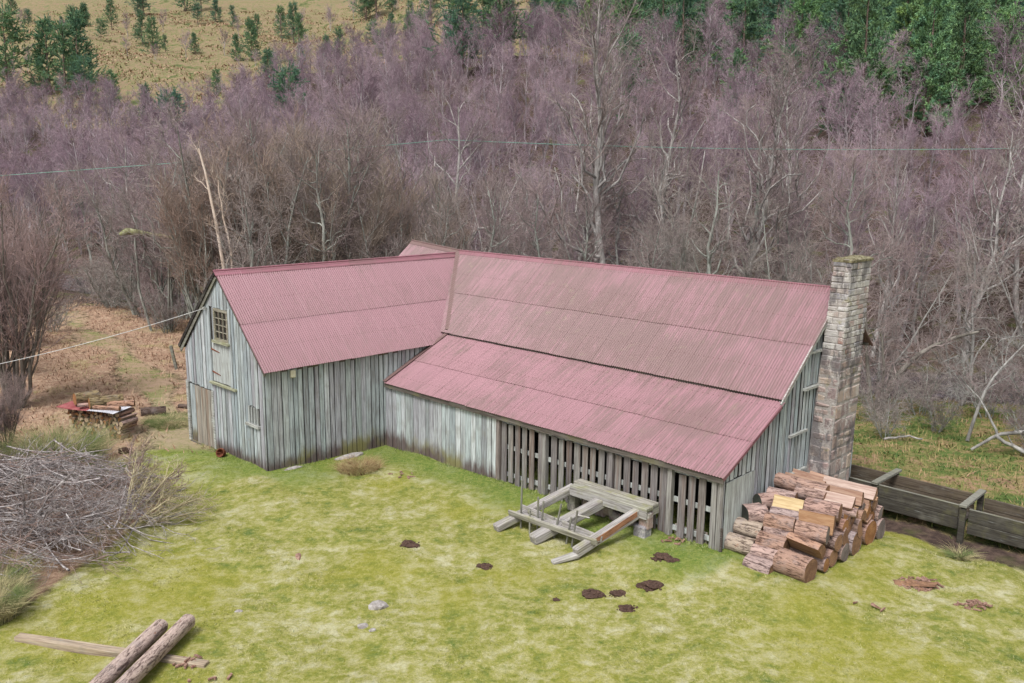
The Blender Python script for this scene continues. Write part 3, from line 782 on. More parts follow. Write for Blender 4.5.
def roof(name, origin, ax, down, length, slope, rows, mat, sag=None):
    """origin = top left corner seen from outside; ax along the ridge, down along the slope; sheets laid from the eave up"""
    ax, down = Vector(ax).normalized(), Vector(down).normalized(); nrm = ax.cross(down)
    flip = nrm.z < 0
    if flip: nrm = -nrm
    par = unit(name, barn, MB().beam(Vector(origin) - nrm * .08 + ax * .05 + down * .1, Vector(origin) - nrm * .08 + ax * (length - .05) + down * .1, .06, .08)
               .beam(Vector(origin) - nrm * .08 + ax * .05 + down * (slope - .12), Vector(origin) - nrm * .08 + ax * (length - .05) + down * (slope - .12), .06, .08)
               .beam(Vector(origin) - nrm * .08 + ax * .05 + down * (slope * .5), Vector(origin) - nrm * .08 + ax * (length - .05) + down * (slope * .5), .06, .08), M['fascia'])
    nsh = max(1, round((length - .08) / .8)); sc = (length) / (nsh * .8 + .08)
    Ls = slope / rows
    me = sheet_mesh(Ls + .14, mat=mat)
    rot = Matrix((ax, down, nrm)).transposed()
    if flip:
        rot = Matrix((ax, down, nrm)).transposed()
    for r_ in range(rows):
        for k in range(nsh):
            p = Vector(origin) + ax * (k * .8 * sc) + down * (max(0, r_ * Ls - (.14 if r_ else 0)))
            jit = random.uniform(0, .0012)
            p = p + nrm * (.012 + jit + (.0 if r_ == 0 else -.010 * r_)) + down * random.uniform(-.012, .012)
            if sag: p = p + Vector((0, 0, sag((k + .5) * .8 * sc, r_)))
            o = bpy.data.objects.new('roof_sheet', me)
            m = rot.to_4x4(); m.translation = p
            o.matrix_local = m @ Matrix.Diagonal((sc, 1, 1, 1))
            link(o, par)
    return par
# wing, right slope and left slope
wr, we = 5.99, 3.19
roof('roof', (WR, -.14, wr), (0, 1, 0), (2.84, 0, -2.84), 10.4, math.hypot(2.84, 2.84), 2, M['roof_clean'])
roof('roof', (WR, -.14, wr), (0, 1, 0), (-2.9, 0, -2.84), 10.4, math.hypot(2.9, 2.84), 2, M['roof_mid'])
# long range, front slope in two lengths (the ridge kicks up at the far left), and the back slope
kick = lambda t: 0.0
roof('roof', (-2.72, 10.29, 6.10), (1, 0, 0), (0, -3.11, -2.60), 16.02, math.hypot(3.11, 2.60), 2, M['roof_dirty'])
roof('roof', (-5.55, 10.29, 6.34), (2.83, 0, -.22), (0, -3.11, -2.60), 2.84, math.hypot(3.11, 2.60), 2, M['roof_dirty'])
roof('roof', (-5.55, 10.29, 6.10), (1, 0, 0), (0, 2.2, -1.84), 18.85, math.hypot(2.2, 1.84), 1, M['roof_dirty'])
# lean-to
roof('roof', (.16, 7.22, 3.42), (1, 0, 0), (0, -2.83, -1.32), 13.16, math.hypot(2.83, 1.32), 2, M['roof_mid'])
# ridge cappings: folded strips in short lengths
def capping(a, b, s1, s2, mat, w=.22, name='ridge_capping'):
    a, b = Vector(a), Vector(b); L = (b - a).length; t = (b - a) / L; nseg = max(1, round(L / 1.8))
    s1, s2 = Vector(s1).normalized(), Vector(s2).normalized()
    for k in range(nseg):
        p, q = a + t * (L * k / nseg - (.06 if k else 0)), a + t * (L * (k + 1) / nseg)
        mb = MB(); lift = Vector((0, 0, .028 + .004 * (k % 2)))
        for s_ in (s1, s2):
            c = []
            for z in (0, .006):
                for e in ((p, 0), (q, 0), (q, 1), (p, 1)):
                    c.append(e[0] + lift + s_ * (w * e[1]) + Vector((0, 0, z)))
            mb.hexa(c)
        # rolled top
        n_ = 8; b0 = len(mb.v)
        for e in (p, q):
            for i_ in range(n_):
                an = 2 * math.pi * i_ / n_; side = t.cross(Vector((0, 0, 1))).normalized()
                mb.v.append(tuple(e + lift + Vector((0, 0, .012)) + side * (.03 * math.cos(an)) + Vector((0, 0, .03 * math.sin(an)))))
        for i_ in range(n_): mb.f.append([b0 + i_, b0 + (i_ + 1) % n_, b0 + n_ + (i_ + 1) % n_, b0 + n_ + i_])
        mb.f.append([b0 + i_ for i_ in range(n_)][::-1]); mb.f.append([b0 + n_ + i_ for i_ in range(n_)])
        mobj(name, mb.me(name, mat), barn)
capping((WR, -.16, wr), (WR, 10.2, wr + .02), (1, 0, -1), (-1, 0, -1), M['ridge'])
capping((-2.6, 10.29, 6.10), (13.32, 10.29, 6.08), (0, -3.11, -2.6), (0, 3.11, -2.6), M['ridge'], .2)
capping((-5.58, 10.29, 6.34), (-2.6, 10.29, 6.11), (0, -3.11, -2.6), (0, 3.11, -2.6), M['lead'], .2)
# valley flashing, lean-to flashings, barge boards
vf = MB().beam((.14, 7.3, 3.62), (-2.55, 10.22, 6.09), .22, .02, up=(.55, -.5, .8))
unit('valley_flashing', barn, vf, M['lead'])
unit('abutment_flashing', barn, MB().beam((.14, 4.40, 2.155), (.14, 7.2, 3.46), .16, .03), M['lead'])
unit('barge_board', barn, MB().beam((WR, -.10, wr - .17), (WR - 2.88, -.10, we - .17), .03, .13), M['crossbar'])
unit('verge_board', barn, MB().beam((WR, -.125, wr - .03), (WR - 2.93, -.125, we - .03), .05, .12), M['gap_shade_verge_wood'])
unit('barge_board', barn, MB().beam((WR + .02, -.06, wr - .13), (WR + 2.80, -.06, we - .12), .03, .14), M['fascia'])
unit('barge_board', barn, MB().beam((13.26, 10.2, 5.96), (13.26, 7.1, 3.37), .03, .12), M['pale'])
unit('barge_board', barn, MB().beam((13.27, 7.1, 3.33), (13.27, 4.42, 2.05), .03, .10), M['ridge'])
unit('fascia', barn, MB().beam((.02, 0, 3.10), (.02, 7.0, 3.10), .04, .10), M['fascia'])
unit('fascia', barn, MB().beam((.3, 7.26, 3.43), (13.2, 7.26, 3.43), .04, .12), M['fascia'])

# --- chimney: a leaning stack built stone by stone round a mortar core
CH0, CHT = -.5, 6.98
def ch_rect(z):
    t = (z - 0) / 6.7
    x0, x1 = 13.17 + .10 * t, 13.82 - .02 * t
    y0, y1 = 8.86 + .59 * t, 10.32 + .50 * t
    if z > 4.3: x1 -= .03; y0 += .03; y1 -= .05
    return x0, x1, y0, y1
chim = MB()
a_, b_, c_ = CH0, 4.3, CHT
for z0, z1 in ((a_, b_), (b_ + .001, c_)):
    r0, r1 = ch_rect(z0 + .01), ch_rect(z1 - .0)
    e = .004 if z0 < 0 else .012
    chim.hexa([(r0[0] + e, r0[2] + e, z0), (r0[1] - e, r0[2] + e, z0), (r0[1] - e, r0[3] - e, z0), (r0[0] + e, r0[3] - e, z0),
               (r1[0] + e, r1[2] + e, z1), (r1[1] - e, r1[2] + e, z1), (r1[1] - e, r1[3] - e, z1), (r1[0] + e, r1[3] - e, z1)])
chimney = unit('chimney', barn, chim, M['mortar'])
def stone_at(cs, mat, nm):
    mb = MB().hexa(cs); o = mobj(nm, mb.me(nm, mat), chimney); bevel_obj(o, .03 if nm == 'stone' else .012, 1)
def courses(z, zt, hmin, hmax, lmin, lmax, mat, nm, gap, bulge):
    while z < zt - .04:
        h = min(random.uniform(hmin, hmax), zt - z)
        x0, x1, y0, y1 = ch_rect(z + h / 2)
        for face in range(4):
            if face == 3 and z < 4.3: continue
            L = (x1 - x0) if face in (0, 2) else (y1 - y0)
            s = 0.0
            while s < L - .02:
                l = random.uniform(lmin, lmax)
                if L - s - l < lmin * .6: l = L - s
                b = random.uniform(0, bulge); d = .10
                j = lambda: random.uniform(-.3, .3) * gap
                s0, s1, z0, z1 = s + gap / 2, s + l - gap / 2, z + gap / 2, z + h - gap / 2
                c = []
                for zz in (z0, z1):
                    for (ss, dd) in ((s0, -b), (s1, -b), (s1, d), (s0, d)):
                        ss += j(); zq = zz + j()
                        if face == 0: c.append((x0 + ss, y0 + dd, zq))
                        elif face == 1: c.append((x1 - dd, y0 + ss, zq))
                        elif face == 2: c.append((x1 - ss, y1 - dd, zq))
                        else: c.append((x0 + dd, y1 - ss, zq))
                stone_at(c, mat, nm); s += l
        z += h
def rubble(z0, zt, hmin, hmax, lmin, lmax, mat, nm, gap, bulge, jit):
    """every face gets its own uneven courses, so joints do not run round the corner"""
    for face in range(4):
        if face == 3 and z0 < 4: continue
        z = z0 + random.uniform(0, .1) - .1
        while z < zt - .05:
            h = random.uniform(hmin, hmax)
            if zt - z - h < hmin * .7: h = zt - z
            x0, x1, y0, y1 = ch_rect(z + h / 2); L = (x1 - x0) if face in (0, 2) else (y1 - y0); s = 0.0
            while s < L - .02:
                l = random.uniform(lmin, lmax)
                if L - s - l < lmin * .6: l = L - s
                stack = [(z, z + h)]
                if h > .3 and random.random() < .35: m = z + h * random.uniform(.35, .65); stack = [(z, m), (m, z + h)]
                for za, zb in stack:
                    bl = random.uniform(0, bulge); d = .10; jj = lambda: random.uniform(-jit, jit)
                    c = []
                    for zz in (za + gap / 2, zb - gap / 2):
                        for (ss, dd) in ((s + gap / 2, -bl), (s + l - gap / 2, -bl), (s + l - gap / 2, d), (s + gap / 2, d)):
                            ss += jj(); zq = zz + jj()
                            if face == 0: c.append((x0 + ss, y0 + dd, zq))
                            elif face == 1: c.append((x1 - dd, y0 + ss, zq))
                            elif face == 2: c.append((x1 - ss, y1 - dd, zq))
                            else: c.append((x0 + dd, y1 - ss, zq))
                    stone_at(c, mat, nm)
                s += l
            z += h
rubble(-.3, 4.3, .24, .46, .24, .55, M['stone'], 'stone', .045, .018, .028)
rubble(4.3, 6.90, .11, .19, .16, .40, M['brick'], 'brick', .022, .02, .012)
r0 = ch_rect(6.98)
cap = MB()
nx_, ny_ = 9, 15
V = []; F = []
for j_ in range(ny_):
    for i_ in range(nx_):
        u_, v_ = i_ / (nx_ - 1), j_ / (ny_ - 1)
        ed = min(u_, 1 - u_, v_, 1 - v_)
        V.append((r0[0] - .03 + u_ * (r0[1] - r0[0] + .06), r0[2] - .03 + v_ * (r0[3] - r0[2] + .06), 6.96 + (.02 + .05 * random.random() if ed > 0 else 0)))
for j_ in range(ny_ - 1):
    for i_ in range(nx_ - 1):
        k = j_ * nx_ + i_; F.append([k, k + 1, k + nx_ + 1, k + nx_])
b0 = len(V)
V += [(r0[0] - .03, r0[2] - .03, 6.90), (r0[1] + .03, r0[2] - .03, 6.90), (r0[1] + .03, r0[3] + .03, 6.90), (r0[0] - .03, r0[3] + .03, 6.90)]
F += [[b0, b0 + 3, b0 + 2, b0 + 1], [b0, b0 + 1] + [i_ for i_ in range(nx_)][::-1], [b0 + 1, b0 + 2] + [j_ * nx_ + nx_ - 1 for j_ in range(ny_)][::-1],
      [b0 + 2, b0 + 3] + [(ny_ - 1) * nx_ + i_ for i_ in range(nx_)], [b0 + 3, b0] + [j_ * nx_ for j_ in range(ny_)]]
cap.v, cap.f = V, F
unit('chimney_cap', chimney, cap, M['moss'])
# ------------------------------------------------------------------ woodland
def thin(c, dmin, g):
    """greedy thinning on a hash grid"""
    cell = {}; keep = []
    for k in range(len(c)):
        x, y = c[k]; i, j = int(x // dmin), int(y // dmin); ok = True
        for a in (-1, 0, 1):
            for b in (-1, 0, 1):
                for q in cell.get((i + a, j + b), ()):
                    if (x - q[0]) ** 2 + (y - q[1]) ** 2 < dmin * dmin: ok = False; break
        if ok: cell.setdefault((i, j), []).append((x, y)); keep.append((x, y))
    return np.array(keep)
g = np.random.default_rng(11)
c = np.stack([g.uniform(-150, 115, 60000), g.uniform(46, 185, 60000)], -1)
ey, yy0 = edge_y(c[:, 0]), y0f(c[:, 0])
ok = (c[:, 1] > yy0 + 3) & (c[:, 1] < ey + 5 * np.sin(c[:, 0] * .23)) & (np.abs(c[:, 0]) < .66 * c[:, 1] + 9)
c = thin(c[ok], 3.45, g)
gap = wav(c[:, 0], c[:, 1], 5.0, .9) + .4 * wav(c[:, 0], c[:, 1], 2.1, 2.0)
c = c[gap < 1.3]
c = c[np.argsort(np.hypot(c[:, 0], c[:, 1]))]
def hb_pick(): return int(g.integers(0, len(hill_birch)))
for (x, y) in c[:300]:
    s = g.uniform(.7, 1.15) * (.95 + .22 * float(np.clip(wav(x, y, 9.0, 2.4), -1, 1)))
    plant('birch_tree', hill_birch[hb_pick()], x, y, s, g.uniform(0, 6.28), 'bare mauve-twigged birch crowded in the woodland across the river', 'tree',
          'bare birches on the slope across the river', sz=g.uniform(.95, 1.2))
def scatter(name, pts, templates, label, cat):
    """many copies of a few template meshes as one object"""
    me = bpy.data.meshes.new(name); me.from_pydata([tuple(p) for p in pts], [], [])
    n_ = len(pts)
    for nm, ty, v in (('rz', 'FLOAT', g.uniform(0, 6.28, n_)), ('sc', 'FLOAT', g.uniform(.62, 1.2, n_)), ('pick', 'INT', g.integers(0, len(templates), n_))):
        a = me.attributes.new(nm, ty, 'POINT'); a.data.foreach_set('value', v.astype(np.int32 if ty == 'INT' else np.float32))
    o = mobj(name, me)
    ng = bpy.data.node_groups.new(name, 'GeometryNodeTree')
    ng.interface.new_socket('Geometry', in_out='INPUT', socket_type='NodeSocketGeometry')
    ng.interface.new_socket('Geometry', in_out='OUTPUT', socket_type='NodeSocketGeometry')
    nd, lk = ng.nodes, ng.links
    gi, go, jn = nd.new('NodeGroupInput'), nd.new('NodeGroupOutput'), nd.new('GeometryNodeJoinGeometry')
    def named(k, ty):
        q = nd.new('GeometryNodeInputNamedAttribute'); q.data_type = ty; q.inputs[0].default_value = k
        return [s_ for s_ in q.outputs if s_.enabled and s_.name == 'Attribute'][0]
    rz, sc, pk = named('rz', 'FLOAT'), named('sc', 'FLOAT'), named('pick', 'INT')
    cmb = nd.new('ShaderNodeCombineXYZ'); lk.new(rz, cmb.inputs[2])
    e2r = nd.new('FunctionNodeEulerToRotation'); lk.new(cmb.outputs[0], e2r.inputs[0])
    for k, t in enumerate(templates):
        oi = nd.new('GeometryNodeObjectInfo'); oi.inputs[0].default_value = t; oi.inputs[1].default_value = True
        cm = nd.new('FunctionNodeCompare'); cm.data_type = 'INT'; cm.operation = 'EQUAL'
        ii = [s_ for s_ in cm.inputs if s_.enabled]; lk.new(pk, ii[0]); ii[1].default_value = k
        ip = nd.new('GeometryNodeInstanceOnPoints')
        lk.new(gi.outputs[0], ip.inputs['Points']); lk.new(cm.outputs[0], ip.inputs['Selection']); lk.new(oi.outputs['Geometry'], ip.inputs['Instance'])
        lk.new(e2r.outputs[0], ip.inputs['Rotation']); lk.new(sc, ip.inputs['Scale']); lk.new(ip.outputs[0], jn.inputs[0])
    lk.new(jn.outputs[0], go.inputs[0])
    md = o.modifiers.new('scatter', 'NODES'); md.node_group = ng
    return tag(o, label, cat, kind='stuff')
def merged_template(nm, pair):
    a, b = pair
    def rd(m):
        v = np.empty(len(m.vertices) * 3, np.float32); m.vertices.foreach_get('co', v)
        l = np.empty(len(m.loops), np.int32); m.loops.foreach_get('vertex_index', l)
        return v.reshape(-1, 3), l.reshape(-1, 4)
    va, fa = rd(a); vb, fb = rd(b)
    me = mesh_np(nm, np.concatenate([va, vb]), [fa, fb + len(va)], [a.materials[0], b.materials[0]], np.concatenate([np.zeros(len(fa)), np.ones(len(fb))]).astype(np.int32))
    return bpy.data.objects.new(nm, me)
far = c[300:]
scatter('birch_woodland', np.column_stack([far, H(far[:, 0], far[:, 1])]), [merged_template('birch_copy', p) for p in hill_birch],
        'bare mauve birch woodland covering the far hillside', 'woodland')

# conifers on the hill: x, y, height, kind, label
HILL = 'dark conifers on the open hillside'
CON = [(-121, 212, 17, 'p', 'dark green pine at the left edge of the open hillside'), (-113, 216, 17.5, 'p', 'left pine of the tight dark clump on the tawny hillside'),
       (-106, 209, 15, 'p', 'front pine of the tight dark clump on the tawny hillside'), (-109, 223, 18, 'p', 'tallest pine of the tight dark clump on the tawny hillside'),
       (-92, 203, 7.5, 'y', 'small green conifer at the foot of the dark pine clump'), (-98, 203, 9, 'p', 'low pine between the dark clump and the mauve birches'),
       (-110, 272, 10, 'p', 'lone rounded pine standing on the tawny hillside'), (-200, 358, 9, 'p', None), (-157, 328, 9, 'p', None), (-145, 352, 14, 'p', None), (-134, 366, 14, 'p', None), (-150, 358, 12, 'p', None),
       (-126, 362, 13, 'p', None), (-76, 258, 11.5, 'p', 'pine standing alone above the bare birches, upper left'), (-71, 288, 11, 'p', 'pair of pines on the tawny slope, right one'), (-78, 299, 9, 'p', 'pair of pines on the tawny slope, left one'),
       (-44, 286, 16, 'p', 'large dark pine against the top of the tawny slope'), (-48, 290, 14, 'p', None), (-28, 236, 6.5, 'p', 'small dark pine right above the birch tops'), (-23, 246, 11, 'p', 'tall pine right of the small dark pine on the slope'),
       (-12, 225, 6, 'y', None), (-16, 232, 7, 'y', None), (-67, 199, 6.5, 'y', 'small green conifer poking out of the birches'), (-2.5, 147, 15, 'p', 'pine rising out of the birches at upper centre'), (-8.5, 143, 13, 'p', 'leaning pine left of the one rising from the birches'),
       (31, 121, 12, 'p', 'pine standing among birches left of the plantation'), (14, 112, 9.5, 'p', 'dark pine half hidden by birches at upper centre right'), (27, 108, 9, 'y', 'green conifer half hidden by birches left of the plantation'), (-38, 150, 10, 'p', 'dark pine deep in the birches at upper left centre'), (-62, 160, 10, 'p', 'pine at the top edge of the left birches'), (35, 150, 12, 'p', None), (20, 214, 13, 'p', None), (30, 192, 13, 'p', None), (13, 210, 13, 'p', None), (24, 205, 12, 'p', None), (40, 172, 13, 'p', None), (33, 200, 14, 'p', None),
       (46, 107, 11, 'y', 'bright green young conifer in front of the plantation'), (40, 97, 8, 'y', 'low bright conifer at the lower edge of the plantation'), (62, 134, 15, 'y', None), (70, 134, 15, 'y', None), (62, 113, 11, 'y', 'broad bright conifer at the right of the plantation'),
       (55, 96, 7, 'y', None), (33, 107, 7, 'p', None), (38, 103, 7, 'p', None), (52, 104, 10, 'y', None), (57, 112, 11, 'y', None)]
g = np.random.default_rng(21)
def con(x, y, h, k, lab, grp):
    ms = (pines if k == 'p' else spruce)[int(g.integers(0, 3 if k == 'p' else 2))]
    s = h / 10.5
    plant('pine_tree' if k == 'p' else 'young_conifer', ms, x, y, s, g.uniform(0, 6.28), lab or ('dark pine standing on the upper hillside' if k == 'p' else 'bright green conifer on the hillside'), 'tree', grp, sz=g.uniform(.92, 1.1))
for x, y, h, k, lab in CON: con(x, y, h, k, lab, HILL if not lab else 'conifers one can pick out on the hill')
q = np.stack([g.uniform(-190, 0, 1200), g.uniform(178, 330, 1200)], -1)
q = q[(q[:, 1] > edge_y(q[:, 0]) + 4) & (np.abs(q[:, 0]) < .64 * q[:, 1]) & (wav(q[:, 0], q[:, 1], 11, .7) > .45)]; q = thin(q, 7.5, g)
for x, y in q:
    if g.random() < .62: plant('birch_tree', hill_birch[hb_pick()], x, y, g.uniform(.4, .85), g.uniform(0, 6.28), 'bare birch scattered on the open tawny hillside', 'tree', 'birches scattered on the open hillside')
    else: con(x, y, g.uniform(4, 9), 'p', 'small dark pine scattered on the open tawny hillside', 'small pines scattered on the open hillside')
q = np.stack([g.uniform(3, 150, 9000), g.uniform(92, 235, 9000)], -1)
q = q[(q[:, 1] > edge_y(q[:, 0]) + 6) & ((q[:, 0] > 34) | (q[:, 1] < 190)) & (np.abs(q[:, 0]) < .66 * q[:, 1] + 6)]
q = thin(q, 6.2, g)
q2 = np.stack([g.uniform(12, 80, 900), g.uniform(92, 175, 900)], -1); d2 = q2[:, 1] - edge_y(q2[:, 0])
q2 = q2[(d2 > 1) & (d2 < 26) & (np.abs(q2[:, 0]) < .64 * q2[:, 1])]; q2 = thin(q2, 6.8, g)
for x, y in q2: plant('birch_tree', hill_birch[hb_pick()], x, y, g.uniform(.9, 1.45), g.uniform(0, 6.28), 'bare birch standing in front of the conifer plantation', 'tree', 'birches along the plantation edge')
for x, y in q: con(x, y, g.uniform(10, 16), 'p' if g.random() < .42 or y > edge_y(x) + 40 else 'y', 'conifer packed in the dark plantation on the upper right slope', 'conifers of the upper right plantation')

# trees between the barn and the river and on the far bank
g = np.random.default_rng(31)
c = np.stack([g.uniform(-34, 16, 3000), g.uniform(39, 62, 3000)], -1)
c = c[(c[:, 1] < y0f(c[:, 0]) - 9.5) & (c[:, 0] > -.455 * c[:, 1]) & (path_d(c[:, 0], c[:, 1]) > 4) & (c[:, 1] > 42 - .3 * np.maximum(0, c[:, 0]))]
c = thin(c, 2.7, g)
for x, y in c:
    plant('alder_tree', near_alder[int(g.integers(0, 5))], x, y, g.uniform(.8, 1.2) * (1.0 if x < -9 else .8), g.uniform(0, 6.28), 'bare grey alder in the thicket close behind the barn', 'tree', 'alders in the thicket behind the barn')
c = np.stack([g.uniform(-58, 44, 3000), g.uniform(44, 104, 3000)], -1)
d = c[:, 1] - y0f(c[:, 0]); c = c[(d > .3) & (d < 12)]; c = thin(c, 4.4, g)
for x, y in c:
    plant('alder_tree', (crooked[int(g.integers(0, 4))] if g.random() < .6 else near_alder[int(g.integers(0, 5))]), x, y, g.uniform(.7, 1.15), g.uniform(0, 6.28), 'bare grey tree on the far river bank', 'tree', 'bare trees on the far river bank')
TB = ((6.4, 53, 1.15, 0, 'tallest pale-limbed birch rising behind the middle of the barn roof'), (-1.9, 51, .86, 1, 'pale forked birch behind the roof, left of the tallest one'),
      (14.2, 53, .92, 2, 'pale crooked birch rising behind the chimney end of the roof'), (10.9, 57, .95, 1, 'pale birch between the tallest one and the crooked one'), (4.2, 58, .95, 2, 'slender pale birch just left of the tallest one'),
      (21.5, 50, .62, 0, 'white-stemmed birch straight above the chimney'), (31.5, 52, .8, 1, 'drooping pale birch at the right edge'), (18.3, 57, .85, 0, 'pale birch between the crooked one and the chimney'),
      (26.5, 49, .72, 2, 'pale leaning birch right of the chimney'), (-5.9, 57, .8, 2, 'thin pale birch above the joint of the two roofs'), (-10.8, 58, .74, 0, 'pale birch above the middle of the wing roof'), (-25.5, 60, .62, 1, 'grey-stemmed birch above the track at the left'),
      (8.6, 50, .7, 1, 'short pale birch close behind the main roof'), (-.2, 46.5, .58, 0, 'low pale birch close behind the left of the main roof'))
for x, y, s, k, lab in TB:
    plant('tall_birch', tall_birch[k], x, y, s, g.uniform(0, 6.28), lab, 'tree', 'tall pale birches')
for x, y, s, lab in [(xx, yy, ss, None) for xx, yy, ss in ((-13.2, 46.5, 1.45), (-10.6, 48.5, 1.5), (-15.4, 49.5, 1.4), (-8.2, 47, 1.3), (-11.8, 52, 1.6), (-17.5, 52.5, 1.4), (-6.0, 49, 1.25), (-9.2, 44.5, 1.2), (-13.8, 54.5, 1.6), (-8.8, 52, 1.4), (-4.5, 46, 1.0), (-16.5, 46, 1.25), (-19.5, 56, 1.5))]:
    plant('willow_bush', willow[int(g.integers(0, 2))], x, y, s, g.uniform(0, 6.28), 'tawny many-stemmed willow fanning up behind the wing roof', 'bush', 'willows behind the wing roof')
plant('hazel_bush', hazel[0], -19.6, 32.7, 1.12, .4, 'dark many-stemmed hazel at the left edge of the clearing', 'bush')
plant('hazel_bush', hazel[0], -24.5, 36, .95, 2.4, 'second hazel half hidden behind the one at the left edge', 'bush')
plant('hazel_bush', hazel[0], -27, 43, .85, 1.4, 'red-twigged hazel farther back along the left bank', 'bush')
for x, y, s in ((16.5, 37.5, .62), (20.5, 38, .6), (24.5, 38.5, .72), (27, 36.5, .7), (22.5, 41, .8), (29.5, 42, .9), (18.5, 41.5, .75), (13.5, 39.5, .6), (31, 39, .8)):
    plant('alder_tree', crooked[int(g.integers(0, 4))], x, y, s * 1.15, g.uniform(0, 6.28), 'bare low alder on the near bank right of the chimney', 'tree', 'alders on the near bank right of the chimney')
for x, y, s in ((19.3, 27.6, .8), (21, 29, 1.0), (18.6, 29.0, .7), (24.5, 29.5, .8), (22.5, 31.5, .9), (16.8, 32.6, .6), (27, 34.5, 1.1), (20.2, 35.2, 1.0), (23.5, 36.5, 1.1), (15.2, 34.2, .8), (21.5, 33.5, .9), (19.5, 30.6, .7), (25, 33, 1.0), (17.5, 35.5, .9), (14.2, 31.2, .6), (-27.5, 58, 1.3), (-24.5, 56, 1.2), (-29, 62, 1.4), (-22.5, 53.5, 1.1), (-20.5, 50, 1.0), (-31, 66, 1.4), (-33, 72, 1.5), (-38, 76, 1.5), (-36, 60, 1.2), (-40, 66, 1.3), (-27, 49.5, .8)):
    plant('scrub_bush', scrub[int(g.integers(0, 2))], x, y, s, g.uniform(0, 6.28), 'low bare scrub bush with thin grey twigs' + (' on the right bank' if x > 0 else ' beside the left path'), 'bush', 'scrub bushes on the right bank' if x > 0 else 'scrub bushes beside the left path')

def limb_obj(name, paths, k, mat, label, cat, twigs=None, loc=(0, 0, 0), part='trunk'):
    """tree given by explicit limb polylines (n points, r0, r1) plus optional twigs"""
    e = empty(name, loc); tag(e, label, cat)
    gg = np.random.default_rng(abs(hash(label)) % 1000 if False else len(label) * 7 + len(paths))
    parts = []; Ps = []; Rs = []
    for pts, r0, r1 in paths:
        pts = np.array(pts, float); t = np.linspace(0, 1, len(pts)); s = np.linspace(0, 1, 9)
        P = np.stack([np.interp(s, t, pts[:, i]) for i in range(3)], -1)
        P[1:-1] = (P[:-2] + 2 * P[1:-1] + P[2:]) / 4; P[1:-1] += gg.normal(size=(7, 3)) * .02
        Ps.append(P); Rs.append(r0 + (r1 - r0) * s)
    Ps, Rs = np.stack(Ps), np.stack(Rs)
    lv = join([tubes(Ps, Rs, 8)]); mobj(part, mesh_np(part, lv[0], lv[1], mat, smooth=True), e)
    if twigs:
        cnt, L, tm = twigs
        P1, R1 = grow(gg, Ps, Rs, cnt, .35, 1, (30, 70), L, .4, .35, 5, .15, .06, .15, .01)
        P2, R2 = grow(gg, P1, R1, 6, .2, 1, (25, 60), L * .45, .4, .5, 4, .05, .07, .1, .007)
        P3, R3 = grow(gg, P2, R2, 6, .1, 1, (20, 60), L * .25, .3, .6, 3, 0, .07, 0, .005)
        cv = join([tubes(P1, R1, 4), tubes(P2, R2, 3), tubes(P3, R3, 3)]); mobj('crown', mesh_np('crown', cv[0], cv[1], tm), e)
    return e
M['mosslimb'] = bark_mat('mossy_limb', (.14, .12, .08), (.26, .27, .12), (.42, .41, .32))
zz = hz(-14.2, 42.5)
limb_obj('dead_birch', [([(-13.8, 42.5, zz), (-14.3, 42.5, 4), (-14.75, 42.6, 7.3), (-15.3, 42.5, 10.3)], .12, .05), ([(-14.1, 42.6, 2.5), (-14.0, 42.8, 5), (-14.5, 42.9, 7.3), (-14.6, 43, 8.8)], .08, .03)], 8, M['limb_dead'],
         'bleached tan dead birch with a forked stem behind the gable', 'tree', (5, 1.4, M['limb_dead']))
zz = hz(-23.3, 50)
st_ = limb_obj('snapped_tree', [([(-21.6, 50.4, zz), (-22.1, 50.2, 2.5), (-22.0, 50, 5.45)], .08, .07), ([(-21.6, 50.1, 5.5), (-21.5, 50.1, 5.0), (-21.65, 50.1, 4.2)], .08, .05)], 8, M['limb_alder'],
         'snapped grey tree with its mossy top fallen level above the track', 'tree', (4, 1.4, M['twig_near']))
pp = np.array([[(-22.8, 49.8, 5.6), (-22.4, 49.9, 5.8), (-21.9, 50, 5.72), (-21.2, 50.1, 5.6), (-20.4, 50.2, 5.5), (-19.5, 50.4, 5.3)]], float)
V, Q = tubes(pp, np.array([[.10, .2, .18, .13, .1, .06]]), 8); mobj('fallen_top', mesh_np('fallen_top', V, [Q], M['mosslimb'], smooth=True), st_)
zz = hz(16, 36)
limb_obj('leaning_tree', [([(15.9, 36, zz - .2), (16.2, 36, zz + .8), (16.9, 36.1, zz + 2.0), (18.2, 36.3, zz + 3.0), (20.2, 36.5, zz + 3.5)], .17, .06), ([(15.7, 36.2, zz), (15.4, 36.3, zz + 2.4), (15.1, 36.4, zz + 5)], .12, .03), ([(15.8, 35.8, zz), (15.9, 35.6, zz + 1.7), (15.6, 35.6, zz + 3.6)], .09, .03)], 8, M['limb_dark'],
         'dark tree bowed over to the right on the near bank beyond the chimney', 'tree', (10, 1.5, M['twig_near']))
zz = hz(19, 30)
limb_obj('fallen_bough', [([(16.6, 29.6, zz + .1), (17.4, 29.4, zz + .75), (18.4, 29.2, zz + .95), (20.5, 29, zz + 1.0)], .05, .09), ([(17.3, 29.4, zz + .7), (17.9, 29.0, zz + .3), (18.6, 28.4, zz + .1), (19.6, 27.9, zz - .1)], .06, .1), ([(17.2, 31, zz), (17.5, 31, zz + 1.8), (18.4, 31.2, zz + 3), (19.6, 31.3, zz + 4.2)], .07, .02), ([(17.4, 29.4, zz + .6), (17.0, 29.8, zz + 1.7), (16.2, 30.2, zz + 2.7)], .05, .015)], 8, M['limb_crook'],
         'pale fallen bough with bare side branches on the right bank', 'branch', (9, 1.3, M['limb_crook']))
